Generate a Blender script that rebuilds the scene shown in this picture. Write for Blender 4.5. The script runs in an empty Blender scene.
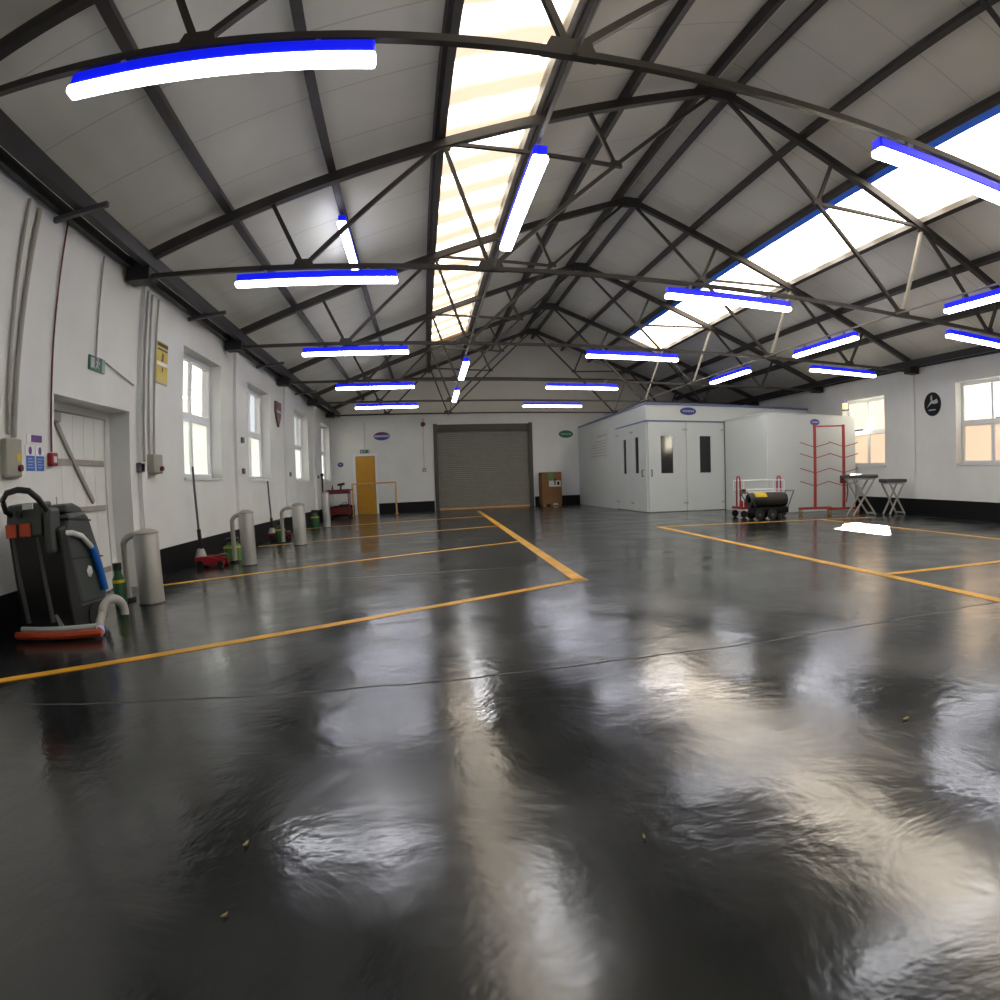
import bpy, bmesh, math, random
from mathutils import Vector, Matrix
random.seed(7)
SC = bpy.context.scene
COL = SC.collection

# ------------------------------------------------------------------ camera
cam = bpy.data.cameras.new('camera')
co = bpy.data.objects.new('camera', cam)
COL.objects.link(co)
RT = Vector((0.93561799, -0.3523070, -0.02233288))
UP = Vector((0.05856754, 0.09252803, 0.99398612))
FW = Vector((0.34812185, 0.93129928, -0.10720464))
M = Matrix((RT, UP, -FW)).transposed().to_4x4()
M.translation = Vector((3.6323, 0.0, 0.9901))
co.matrix_world = M
cam.type = 'PANO'                      # an uncorrected ultra-wide lens with barrel distortion
cam.panorama_type = 'FISHEYE_LENS_POLYNOMIAL'
cam.sensor_fit = 'HORIZONTAL'
cam.sensor_width = 36
cam.sensor_height = 36
cam.fisheye_fov = 3.1
cam.fisheye_polynomial_k0 = 0
cam.fisheye_polynomial_k1 = -0.04562169
cam.fisheye_polynomial_k2 = -6.352052e-05
cam.fisheye_polynomial_k3 = 1.5789215e-05
cam.fisheye_polynomial_k4 = -3.6959777e-07
cam.shift_x = -0.15068
cam.shift_y = 0.04276
cam.clip_start = 0.02
cam.clip_end = 300
SC.camera = co

# ------------------------------------------------------------------ world, sun, exposure
SKY_STRENGTH = 1.2
SUN_STRENGTH = 200.0
LAMP_STRENGTH = 15.0
SKYLIGHT_LEFT, SKYLIGHT_RIGHT = 3.6, 8.0
EXPOSURE = 0.22
w = bpy.data.worlds.new('sky')
SC.world = w
w.use_nodes = True
bg = w.node_tree.nodes['Background']
bg.inputs[0].default_value = (0.90, 0.95, 1.0, 1)
bg.inputs[1].default_value = SKY_STRENGTH
sd = bpy.data.lights.new('sun', 'SUN')
sd.energy = SUN_STRENGTH
sd.angle = math.radians(1.0)
sd.color = (1.0, 0.86, 0.66)
so = bpy.data.objects.new('sun', sd)
COL.objects.link(so)
so.location = (30, 30, 25)
so.rotation_euler = Vector((-3.5, -3.9, -2.3)).to_track_quat('-Z', 'Y').to_euler()
SC.view_settings.view_transform = 'Standard'
SC.view_settings.look = 'None'
SC.view_settings.gamma = 1
SC.view_settings.use_curve_mapping = False
SC.view_settings.exposure = EXPOSURE

# ------------------------------------------------------------------ materials
def mat(name, col, rough=0.6, metal=0.0, spec=0.5, var=0.0, vscale=6.0, bump=0.0, bscale=30.0, coat=0.0):
    m = bpy.data.materials.new(name)
    m.use_nodes = True
    nt = m.node_tree
    b = nt.nodes['Principled BSDF']
    b.inputs['Base Color'].default_value = (*col, 1)
    b.inputs['Roughness'].default_value = rough
    b.inputs['Metallic'].default_value = metal
    b.inputs['Specular IOR Level'].default_value = spec
    b.inputs['Coat Weight'].default_value = coat
    tc = nt.nodes.new('ShaderNodeTexCoord')
    if var > 0:
        n = nt.nodes.new('ShaderNodeTexNoise')
        n.inputs['Scale'].default_value = vscale
        n.inputs['Detail'].default_value = 4
        r = nt.nodes.new('ShaderNodeMapRange')
        r.inputs[1].default_value = 0.3; r.inputs[2].default_value = 0.7
        r.inputs[3].default_value = 1 - var; r.inputs[4].default_value = 1 + var
        mx = nt.nodes.new('ShaderNodeVectorMath'); mx.operation = 'SCALE'
        mx.inputs[0].default_value = col
        nt.links.new(tc.outputs['Object'], n.inputs['Vector'])
        nt.links.new(n.outputs[0], r.inputs[0])
        nt.links.new(r.outputs[0], mx.inputs['Scale'])
        nt.links.new(mx.outputs[0], b.inputs['Base Color'])
    if bump > 0:
        n2 = nt.nodes.new('ShaderNodeTexNoise')
        n2.inputs['Scale'].default_value = bscale
        bp = nt.nodes.new('ShaderNodeBump')
        bp.inputs['Strength'].default_value = bump
        bp.inputs['Distance'].default_value = 0.02
        nt.links.new(tc.outputs['Object'], n2.inputs['Vector'])
        nt.links.new(n2.outputs[0], bp.inputs['Height'])
        nt.links.new(bp.outputs[0], b.inputs['Normal'])
    return m

def emit(name, col, s):
    m = bpy.data.materials.new(name); m.use_nodes = True
    nt = m.node_tree
    b = nt.nodes['Principled BSDF']
    b.inputs['Base Color'].default_value = (*[min(1, c) for c in col], 1)
    b.inputs['Emission Color'].default_value = (*col, 1)
    b.inputs['Emission Strength'].default_value = s
    b.inputs['Roughness'].default_value = 0.4
    return m

WALL = mat('white_wall_paint', (0.70, 0.715, 0.70), 0.55, var=0.05, vscale=1.3, bump=0.12, bscale=9)
GABLE = mat('grey_gable_board', (0.62, 0.60, 0.54), 0.7, var=0.06, vscale=1.0)
STEEL = mat('dark_brown_steel_paint', (0.030, 0.025, 0.022), 0.5, var=0.2, vscale=5)
STEELD = mat('black_steel_paint', (0.010, 0.009, 0.009), 0.5, var=0.2, vscale=5)
PALE = mat('pale_grey_steel', (0.30, 0.28, 0.25), 0.5, var=0.1)
BLACK = mat('black_gloss_paint', (0.004, 0.004, 0.005), 0.45, spec=0.2)
BLACKP = mat('black_plastic', (0.008, 0.008, 0.009), 0.45, var=0.1)
RUBBER = mat('black_rubber', (0.012, 0.012, 0.012), 0.8, bump=0.1)
GREYP = mat('grey_machine_plastic', (0.045, 0.055, 0.052), 0.45, var=0.08, vscale=4)
GREYD = mat('dark_grey_metal', (0.09, 0.09, 0.10), 0.4, 0.4, var=0.1)
UPVC = mat('white_frame_plastic', (0.78, 0.80, 0.83), 0.35, var=0.02)
WHITE = mat('white_coated_panel', (0.57, 0.615, 0.62), 0.38, var=0.025, vscale=0.8)
TRIMB = mat('blue_grey_trim', (0.10, 0.13, 0.26), 0.4, var=0.05)
YELLOWL = mat('worn_yellow_line_paint', (0.68, 0.345, 0.014), 0.4, var=0.25, vscale=3.5)
OCHRE = mat('ochre_yellow_door_paint', (0.48, 0.235, 0.008), 0.45, var=0.05)
ORANGE = mat('orange_rail_paint', (0.62, 0.33, 0.12), 0.5, var=0.1)
SHUTTER = mat('grey_shutter_slat', (0.24, 0.235, 0.205), 0.5, 0.1, var=0.06)
SHUTD = mat('dark_bronze_shutter_frame', (0.05, 0.040, 0.030), 0.5, var=0.1)
CARD = mat('brown_cardboard', (0.20, 0.095, 0.035), 0.8, var=0.12, vscale=3)
GREEN = mat('green_paint', (0.008, 0.09, 0.03), 0.4, var=0.15)
LGREEN = mat('light_green_paint', (0.09, 0.20, 0.05), 0.5, var=0.15)
DGREEN = mat('exit_sign_green', (0.004, 0.10, 0.055), 0.45)
RED = mat('red_paint', (0.30, 0.012, 0.016), 0.4, var=0.15)
DRED = mat('dark_red_paint', (0.12, 0.005, 0.008), 0.45, var=0.2)
RACKR = mat('dull_red_rack_paint', (0.34, 0.035, 0.025), 0.5, var=0.15)
REDOR = mat('red_orange_rubber', (0.42, 0.055, 0.015), 0.5, var=0.15)
STAIN = mat('brushed_grey_steel', (0.42, 0.42, 0.40), 0.38, 0.55, var=0.06, vscale=2)
GREYC = mat('grey_conduit_plastic', (0.36, 0.35, 0.32), 0.5, var=0.05)
GREYB = mat('grey_switchgear_enclosure', (0.30, 0.30, 0.25), 0.45, var=0.05)
BLUES = mat('blue_sign_print', (0.025, 0.13, 0.50), 0.4, var=0.1, vscale=30)
NAVY = mat('navy_blue_enamel', (0.025, 0.03, 0.20), 0.35)
PURPLE = mat('purple_sign_print', (0.11, 0.03, 0.22), 0.4)
LBLUE = mat('pale_blue_lettering', (0.34, 0.38, 0.66), 0.4)
HOSEB = mat('blue_hose', (0.005, 0.12, 0.50), 0.4)
YEL = mat('yellow_sign_print', (0.60, 0.46, 0.02), 0.45, var=0.05)
PAPER = mat('off_white_paper', (0.58, 0.60, 0.60), 0.7)
PAPERG = mat('grey_print', (0.42, 0.44, 0.44), 0.7)
WOOD = mat('brown_plaque_wood', (0.14, 0.065, 0.03), 0.5, var=0.25, vscale=9)
BLUEFRINGE = mat('blue_skylight_fringe', (0.02, 0.22, 1.0), 0.4)  # lens fringing along the right skylight, put into the colour
AMBEREDGE = mat('timber_skylight_kerb', (0.34, 0.17, 0.06), 0.6, var=0.15)
LEAFY = mat('yellowed_leaf', (0.26, 0.20, 0.07), 0.7, var=0.2)
LAMPW = emit('lit_tube_diffuser', (0.97, 0.98, 1.0), LAMP_STRENGTH)
LAMPFRINGE = emit('blue_lens_fringe_glow', (0.0, 0.004, 0.56), 1.0)  # lens fringing above the white lamps, put in as blue glow
DARKIN = mat('dark_booth_glass', (0.008, 0.010, 0.014), 0.08, spec=0.6)

def glass_mat():
    m = bpy.data.materials.new('clear_window_glass'); m.use_nodes = True
    nt = m.node_tree; nt.nodes.clear()
    t = nt.nodes.new('ShaderNodeBsdfTransparent'); t.inputs[0].default_value = (0.95, 0.97, 0.98, 1)
    g = nt.nodes.new('ShaderNodeBsdfGlossy'); g.inputs['Roughness'].default_value = 0.01
    f = nt.nodes.new('ShaderNodeFresnel'); f.inputs[0].default_value = 1.5
    mx = nt.nodes.new('ShaderNodeMixShader'); o = nt.nodes.new('ShaderNodeOutputMaterial')
    ge = nt.nodes.new('ShaderNodeNewGeometry'); io = nt.nodes.new('ShaderNodeMapRange')
    io.inputs[3].default_value = 1.5; io.inputs[4].default_value = 1 / 1.5      # a thin pane reflects alike from either side
    nt.links.new(ge.outputs['Backfacing'], io.inputs[0]); nt.links.new(io.outputs[0], f.inputs[0])
    nt.links.new(f.outputs[0], mx.inputs[0]); nt.links.new(t.outputs[0], mx.inputs[1])
    nt.links.new(g.outputs[0], mx.inputs[2]); nt.links.new(mx.outputs[0], o.inputs[0])
    return m
GLASS = glass_mat()

def frosted_mat(name, col):
    m = bpy.data.materials.new(name); m.use_nodes = True
    nt = m.node_tree; nt.nodes.clear()
    t = nt.nodes.new('ShaderNodeBsdfTranslucent'); t.inputs[0].default_value = (*col, 1)
    g = nt.nodes.new('ShaderNodeBsdfGlossy'); g.inputs['Roughness'].default_value = 0.25
    mx = nt.nodes.new('ShaderNodeMixShader'); mx.inputs[0].default_value = 0.06
    o = nt.nodes.new('ShaderNodeOutputMaterial')
    nt.links.new(t.outputs[0], mx.inputs[1]); nt.links.new(g.outputs[0], mx.inputs[2])
    nt.links.new(mx.outputs[0], o.inputs[0])
    return m
FROST = frosted_mat('frosted_window_glass', (0.90, 0.97, 1.0))
FROSTW = frosted_mat('warm_frosted_window_glass', (1.0, 0.93, 0.86))

def skylight_mat(name, col, lap, strength):
    """translucent roof sheet lit by the sky above: bright, with darker dirty bands where the sheets lap"""
    m = emit(name, col, strength)
    nt = m.node_tree; b = nt.nodes['Principled BSDF']
    tc = nt.nodes.new('ShaderNodeTexCoord')
    sx = nt.nodes.new('ShaderNodeSeparateXYZ')
    nt.links.new(tc.outputs['Object'], sx.inputs[0])
    no = nt.nodes.new('ShaderNodeTexNoise'); no.inputs['Scale'].default_value = 1.6
    nt.links.new(tc.outputs['Object'], no.inputs['Vector'])
    ad = nt.nodes.new('ShaderNodeMath'); ad.operation = 'MULTIPLY_ADD'
    ad.inputs[1].default_value = 0.22
    nt.links.new(no.outputs[0], ad.inputs[0]); nt.links.new(sx.outputs['Y'], ad.inputs[2])
    mo = nt.nodes.new('ShaderNodeMath'); mo.operation = 'MODULO'; mo.inputs[1].default_value = 0.90
    a2 = nt.nodes.new('ShaderNodeMath'); a2.operation = 'ADD'; a2.inputs[1].default_value = 40.0
    nt.links.new(ad.outputs[0], a2.inputs[0]); nt.links.new(a2.outputs[0], mo.inputs[0])
    rp = nt.nodes.new('ShaderNodeValToRGB'); e = rp.color_ramp.elements
    e[0].position = 0.0; e[0].color = (*lap, 1)
    e[1].position = 0.05; e[1].color = (*col, 1)
    x = e.new(0.36); x.color = (*col, 1)
    x = e.new(0.46); x.color = (*[0.4 * (p + q) for p, q in zip(col, lap)], 1)
    x = e.new(0.60); x.color = (*lap, 1)
    nt.links.new(mo.outputs[0], rp.inputs[0])
    nt.links.new(rp.outputs[0], b.inputs['Emission Color'])
    b.inputs['Base Color'].default_value = (0.6, 0.58, 0.54, 1)
    return m
SKYL = skylight_mat('translucent_roof_sheet_left', (1.0, 0.90, 0.74), (0.25, 0.19, 0.13), SKYLIGHT_LEFT)
SKYR = skylight_mat('translucent_roof_sheet_right', (1.0, 0.90, 0.76), (0.55, 0.46, 0.34), SKYLIGHT_RIGHT)

def ceiling_mat():
    m = mat('grey_roof_lining_board', (0.60, 0.588, 0.52), 0.6, var=0.10, vscale=0.6)
    nt = m.node_tree; b = nt.nodes['Principled BSDF']
    tc = nt.nodes.new('ShaderNodeTexCoord'); sx = nt.nodes.new('ShaderNodeSeparateXYZ')
    nt.links.new(tc.outputs['Object'], sx.inputs[0])
    a = nt.nodes.new('ShaderNodeMath'); a.operation = 'ADD'; a.inputs[1].default_value = 40.3
    mo = nt.nodes.new('ShaderNodeMath'); mo.operation = 'MODULO'; mo.inputs[1].default_value = 1.0
    lt = nt.nodes.new('ShaderNodeMath'); lt.operation = 'LESS_THAN'; lt.inputs[1].default_value = 0.018
    nt.links.new(sx.outputs['Y'], a.inputs[0]); nt.links.new(a.outputs[0], mo.inputs[0]); nt.links.new(mo.outputs[0], lt.inputs[0])
    src = b.inputs['Base Color'].links[0].from_socket
    mx = nt.nodes.new('ShaderNodeMixRGB'); mx.blend_type = 'MULTIPLY'
    mx.inputs[2].default_value = (0.72, 0.72, 0.72, 1)
    nt.links.new(lt.outputs[0], mx.inputs[0]); nt.links.new(src, mx.inputs[1]); nt.links.new(mx.outputs[0], b.inputs['Base Color'])
    return m
CEIL = ceiling_mat()

def floor_mat():
    """glossy dark grey floor paint: worn patches, slightly uneven, with filled bay joints"""
    m = mat('glossy_dark_grey_floor_paint', (0.020, 0.021, 0.022), 0.2)
    nt = m.node_tree; b = nt.nodes['Principled BSDF']; L = nt.links.new
    tc = nt.nodes.new('ShaderNodeTexCoord')
    n1 = nt.nodes.new('ShaderNodeTexNoise'); n1.inputs['Scale'].default_value = 0.9; n1.inputs['Detail'].default_value = 6
    n1.inputs['Roughness'].default_value = 0.65
    L(tc.outputs['Object'], n1.inputs['Vector'])
    cr = nt.nodes.new('ShaderNodeValToRGB'); e = cr.color_ramp.elements
    e[0].position = 0.3; e[0].color = (0.004, 0.0058, 0.0068, 1)
    e[1].position = 0.75; e[1].color = (0.015, 0.0185, 0.0200, 1)
    L(n1.outputs[0], cr.inputs[0])
    sx = nt.nodes.new('ShaderNodeSeparateXYZ'); L(tc.outputs['Object'], sx.inputs[0])
    n4 = nt.nodes.new('ShaderNodeTexNoise'); n4.inputs['Scale'].default_value = 2.5; L(tc.outputs['Object'], n4.inputs['Vector'])
    ad = nt.nodes.new('ShaderNodeMath'); ad.operation = 'MULTIPLY_ADD'; ad.inputs[1].default_value = 0.10
    L(n4.outputs[0], ad.inputs[0]); L(sx.outputs['Y'], ad.inputs[2])
    a2 = nt.nodes.new('ShaderNodeMath'); a2.operation = 'ADD'; a2.inputs[1].default_value = 7.90 - 3.10
    L(ad.outputs[0], a2.inputs[0])
    mo = nt.nodes.new('ShaderNodeMath'); mo.operation = 'MODULO'; mo.inputs[1].default_value = 3.95
    L(a2.outputs[0], mo.inputs[0])
    lt = nt.nodes.new('ShaderNodeMath'); lt.operation = 'LESS_THAN'; lt.inputs[1].default_value = 0.022
    L(mo.outputs[0], lt.inputs[0])
    mx = nt.nodes.new('ShaderNodeMixRGB'); mx.inputs[2].default_value = (0.004, 0.004, 0.005, 1)
    L(lt.outputs[0], mx.inputs[0]); L(cr.outputs[0], mx.inputs[1]); L(mx.outputs[0], b.inputs['Base Color'])
    n2 = nt.nodes.new('ShaderNodeTexNoise'); n2.inputs['Scale'].default_value = 1.4; n2.inputs['Detail'].default_value = 5
    L(tc.outputs['Object'], n2.inputs['Vector'])
    mr = nt.nodes.new('ShaderNodeMapRange'); mr.inputs[1].default_value = 0.35; mr.inputs[2].default_value = 0.7
    mr.inputs[3].default_value = 0.13; mr.inputs[4].default_value = 0.26
    L(n2.outputs[0], mr.inputs[0])
    m2 = nt.nodes.new('ShaderNodeMath'); m2.operation = 'MULTIPLY_ADD'; m2.inputs[1].default_value = 0.5
    L(lt.outputs[0], m2.inputs[0]); L(mr.outputs[0], m2.inputs[2])
    L(m2.outputs[0], b.inputs['Roughness'])
    n3 = nt.nodes.new('ShaderNodeTexNoise'); n3.inputs['Scale'].default_value = 1.9; n3.inputs['Detail'].default_value = 5
    n3.inputs['Roughness'].default_value = 0.6; n3.inputs['Distortion'].default_value = 0.4
    L(tc.outputs['Object'], n3.inputs['Vector'])
    bp = nt.nodes.new('ShaderNodeBump'); bp.inputs['Strength'].default_value = 0.155; bp.inputs['Distance'].default_value = 0.05
    L(n3.outputs[0], bp.inputs['Height']); L(bp.outputs[0], b.inputs['Normal'])
    b.inputs['IOR'].default_value = 1.80
    return m
FLOOR = floor_mat()

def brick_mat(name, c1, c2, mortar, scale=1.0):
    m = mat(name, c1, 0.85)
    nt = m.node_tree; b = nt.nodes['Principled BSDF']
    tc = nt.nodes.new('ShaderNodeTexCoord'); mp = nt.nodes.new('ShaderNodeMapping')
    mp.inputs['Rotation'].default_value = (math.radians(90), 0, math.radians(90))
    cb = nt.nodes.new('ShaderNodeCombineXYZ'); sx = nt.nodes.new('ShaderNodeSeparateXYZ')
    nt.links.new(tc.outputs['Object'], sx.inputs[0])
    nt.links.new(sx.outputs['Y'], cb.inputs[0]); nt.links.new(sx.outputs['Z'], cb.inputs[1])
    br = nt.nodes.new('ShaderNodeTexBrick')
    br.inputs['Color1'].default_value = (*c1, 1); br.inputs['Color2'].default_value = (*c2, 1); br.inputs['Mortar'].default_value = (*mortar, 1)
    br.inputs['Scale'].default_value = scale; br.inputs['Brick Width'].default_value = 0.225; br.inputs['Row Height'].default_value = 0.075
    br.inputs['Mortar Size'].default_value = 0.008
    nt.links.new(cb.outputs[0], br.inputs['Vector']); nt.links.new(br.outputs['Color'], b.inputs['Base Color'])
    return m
BRICKR = brick_mat('pale_pink_brick', (0.80, 0.60, 0.47), (0.88, 0.70, 0.58), (0.8, 0.7, 0.6))
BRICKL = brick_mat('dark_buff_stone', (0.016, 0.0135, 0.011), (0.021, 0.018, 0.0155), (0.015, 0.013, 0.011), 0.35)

# ------------------------------------------------------------------ mesh helpers
class MB:
    def __init__(s): s.b = bmesh.new()
    def box(s, lo, hi, bev=0.0, rot=None, about=None):
        lo = Vector(lo); hi = Vector(hi)
        r = bmesh.ops.create_cube(s.b, size=1.0)
        vs = r['verts']; c = (lo + hi) / 2; d = hi - lo
        for v in vs: v.co = Vector((v.co.x * d.x, v.co.y * d.y, v.co.z * d.z)) + c
        if bev > 0:
            es = list({e for v in vs for e in v.link_edges})
            rr = bmesh.ops.bevel(s.b, geom=es, offset=bev, segments=2, affect='EDGES', profile=0.5)
            vs = list({v for f in rr['faces'] for v in f.verts} | {v for v in vs if v.is_valid})
        if rot is not None:
            p = Vector(about) if about is not None else c
            for v in vs: v.co = rot @ (v.co - p) + p
        return s
    def bar(s, a, b, wd, ht=None, side=(0, 1, 0)):
        """rectangular bar from a to b, wd along the side direction, ht across"""
        a = Vector(a); b = Vector(b); ht = ht or wd
        d = (b - a).normalized(); sd = Vector(side); sd = (sd - d * sd.dot(d))
        if sd.length < 1e-4: sd = d.orthogonal()
        sd.normalize(); u = d.cross(sd)
        r = []
        for p in (a, b):
            for (i, j) in ((-1, -1), (1, -1), (1, 1), (-1, 1)):
                r.append(s.b.verts.new(p + sd * wd / 2 * i + u * ht / 2 * j))
        for f in ((3, 2, 1, 0), (4, 5, 6, 7), (0, 1, 5, 4), (1, 2, 6, 5), (2, 3, 7, 6), (3, 0, 4, 7)):
            s.b.faces.new([r[i] for i in f])
        return s
    def tube(s, pts, rad, n=10, closed=False):
        pts = [Vector(p) for p in pts]; k = len(pts)
        rads = rad if isinstance(rad, (list, tuple)) else [rad] * k
        rings = []; prev = None
        for i, p in enumerate(pts):
            if closed: t = (pts[(i + 1) % k] - pts[i - 1]).normalized()
            else:
                t = (pts[min(i + 1, k - 1)] - pts[max(i - 1, 0)]).normalized()
            u = (prev - t * prev.dot(t)) if prev is not None else t.orthogonal()
            if u.length < 1e-5: u = t.orthogonal()
            u.normalize(); prev = u; v = t.cross(u)
            rings.append([s.b.verts.new(p + (u * math.cos(2 * math.pi * j / n) + v * math.sin(2 * math.pi * j / n)) * rads[i]) for j in range(n)])
        m = k if closed else k - 1
        for i in range(m):
            A = rings[i]; B = rings[(i + 1) % k]
            for j in range(n): s.b.faces.new((A[j], A[(j + 1) % n], B[(j + 1) % n], B[j]))
        if not closed:
            s.b.faces.new(rings[0][::-1]); s.b.faces.new(rings[-1])
        return s
    def lathe(s, c, prof, axis=(0, 0, 1), n=24):
        """profile of (radius, distance along the axis)"""
        c = Vector(c); ax = Vector(axis).normalized(); u = ax.orthogonal().normalized(); v = ax.cross(u)
        rings = []
        for r, h in prof:
            if r < 1e-6: rings.append([s.b.verts.new(c + ax * h)])
            else: rings.append([s.b.verts.new(c + ax * h + (u * math.cos(2 * math.pi * j / n) + v * math.sin(2 * math.pi * j / n)) * r) for j in range(n)])
        for A, B in zip(rings[:-1], rings[1:]):
            for j in range(n):
                a0, a1 = A[j % len(A)], A[(j + 1) % len(A)]; b0, b1 = B[j % len(B)], B[(j + 1) % len(B)]
                q = []
                for x in (a0, a1, b1, b0):
                    if x not in q: q.append(x)
                if len(q) > 2: s.b.faces.new(q)
        return s
    def prism(s, poly, vec):
        """extrude a planar polygon along vec"""
        vec = Vector(vec); A = [s.b.verts.new(Vector(p)) for p in poly]; B = [s.b.verts.new(Vector(p) + vec) for p in poly]
        k = len(A)
        s.b.faces.new(A); s.b.faces.new(B[::-1])
        for i in range(k): s.b.faces.new((A[i], B[i], B[(i + 1) % k], A[(i + 1) % k]))
        return s
    def build(s, name, material, parent=None, smooth=False, bevel=0.0):
        bmesh.ops.recalc_face_normals(s.b, faces=s.b.faces[:])
        me = bpy.data.meshes.new(name); s.b.to_mesh(me); s.b.free()
        o = bpy.data.objects.new(name, me); COL.objects.link(o)
        me.materials.append(material)
        if smooth:
            for p in me.polygons: p.use_smooth = True
            md = o.modifiers.new('edges', 'EDGE_SPLIT'); md.split_angle = math.radians(40)
        if bevel:
            md = o.modifiers.new('bevel', 'BEVEL'); md.width = bevel; md.segments = 2; md.limit_method = 'ANGLE'
        if parent is not None:
            o.parent = parent
            o.matrix_parent_inverse = Matrix.Translation(-Vector(parent.location)) if parent.type == 'EMPTY' else Matrix()
        return o

def tag(o, label=None, cat=None, group=None, kind=None):
    if label: o['label'] = label
    if cat: o['category'] = cat
    if group: o['group'] = group
    if kind: o['kind'] = kind
    return o
def thing(name, label, cat, loc, group=None):
    o = bpy.data.objects.new(name, None); COL.objects.link(o); o.location = loc
    o.empty_display_size = 0.1
    return tag(o, label, cat, group)
def struct(o, label=None, cat=None): return tag(o, label, cat, None, 'structure')
def copy_tree(o, dloc, label):
    c = o.copy(); COL.objects.link(c); c.location = Vector(o.location) + Vector(dloc); c['label'] = label
    for ch in list(o.children):
        d = ch.copy(); COL.objects.link(d); d.parent = c; d.matrix_parent_inverse = ch.matrix_parent_inverse.copy()
        for g in list(ch.children):
            e = g.copy(); COL.objects.link(e); e.parent = d
    return c
def arc(c, r, a0, a1, n, ax=(1, 0, 0), ay=(0, 0, 1)):
    c = Vector(c); ax = Vector(ax); ay = Vector(ay)
    return [c + ax * r * math.cos(a0 + (a1 - a0) * i / n) + ay * r * math.sin(a0 + (a1 - a0) * i / n) for i in range(n + 1)]

# ------------------------------------------------------------------ hall dimensions
W, LN, H, R = 15.022, 23.775, 3.70, 6.63
Y0 = -3.0
HX = W / 2
CX = 3.6323
TY = [3.15, 7.17, 11.19, 15.21, 19.05, 22.45]
PF, PZ = 0.2911 * W, 3.53
def slope(s, off=0.0, right=False):
    """point on a rafter line at fraction s from eave to ridge, lifted off along the normal"""
    x = HX * s; z = H + (R - H) * s
    nx, nz = -(R - H), HX; l = math.hypot(nx, nz)
    x += nx / l * off; z += nz / l * off
    return (W - x if right else x, z)

# floor
f = MB().box((-0.6, Y0 - 0.2, -0.15), (W + 0.6, LN + 0.6, 0.0)).build('floor', FLOOR)
struct(f, 'glossy dark grey painted concrete floor', 'floor')

# walls made of piers around the openings
def wall_x(name, x0, x1, openings, y0, y1, top, label):
    m = MB(); y = y0
    for (a, b, z0, z1) in openings:
        m.box((x0, y, 0), (x1, a, top))
        if z0 > 0: m.box((x0, a, 0), (x1, b, z0))
        m.box((x0, a, z1), (x1, b, top)); y = b
    m.box((x0, y, 0), (x1, y1, top))
    return struct(m.build(name, WALL), label, 'wall')
LW = [(9.22, 11.0, 1.28, 3.20), (12.72, 14.5, 1.28, 3.20), (17.25, 19.15, 1.28, 3.20), (21.5, 23.3, 1.30, 3.25)]
RW = [(3.9, 5.75, 1.25, 3.16), (8.1, 9.95, 1.25, 3.16), (12.45, 14.25, 1.25, 3.12)]  # first opening is an unseen window, added to let in light
wall_x('wall_left', -0.35, 0.0, [(5.70, 7.42, 0.0, 2.04)] + LW, Y0, LN + 0.3, 3.95, 'long white painted wall with four windows and a recessed door')
wall_x('wall_right', W, W + 0.35, RW, Y0, LN + 0.3, 3.95, 'long white painted wall on the side of the brick view')
m = MB()
m.box((0, LN, 0), (3.95, LN + 0.3, 3.72)).box((7.55, LN, 0), (W, LN + 0.3, 3.72)).box((3.95, LN, 3.25), (7.55, LN + 0.3, 3.72))
struct(m.build('wall_far', WALL), 'white end wall around the roller shutter', 'wall')
struct(MB().prism([(0, LN, 3.72), (W, LN, 3.72), (W, LN, 3.95), (HX, LN, R + 0.3), (0, LN, 3.95)], (0, 0.3, 0)).build('wall_gable', GABLE), 'grey boarded gable above the roller shutter wall', 'wall')
struct(MB().prism([(-0.3, Y0, 0), (W + 0.3, Y0, 0), (W + 0.3, Y0, 3.95), (HX, Y0, R + 0.3), (-0.3, Y0, 3.95)], (0, -0.2, 0)).build('wall_near', WALL), 'white end wall behind the camera', 'wall')

# skirting bands
def skirt(name, lo, hi, label): struct(MB().box(lo, hi).build(name, BLACK), label, 'baseboard')
m = MB()
m.box((0.0, Y0, 0), (0.022, 5.70, 0.36)).box((0.0, 7.42, 0), (0.022, LN, 0.36))
struct(m.build('baseboard_left', BLACK), 'black painted band along the foot of the left wall', 'baseboard')
skirt('baseboard_right', (W - 0.022, Y0, 0), (W, LN, 0.39), 'black painted band along the foot of the right wall')
m = MB()
m.box((0.022, LN - 0.022, 0), (0.78, LN, 0.37)).box((1.70, LN - 0.022, 0), (3.80, LN, 0.37)).box((7.70, LN - 0.022, 0), (9.53, LN, 0.37))
struct(m.build('baseboard_far', BLACK), 'black painted band along the foot of the end wall', 'baseboard')

# pilasters
n = 0
for y0, y1 in ((7.62, 7.78), (11.73, 12.38), (15.87, 16.55), (20.0, 20.65)):
    n += 1
    struct(MB().box((0.0, y0, 0.36), (0.06, y1, 3.62)).build('trim_%d' % n, WALL), 'shallow white pier of the left wall', 'pier')
for y0, y1 in ((7.1, 7.55), (11.28, 11.85)):
    n += 1
    struct(MB().box((W - 0.06, y0, 0.39), (W, y1, 3.68)).build('trim_%d' % n, WALL), 'shallow white pier of the right wall', 'pier')

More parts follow.
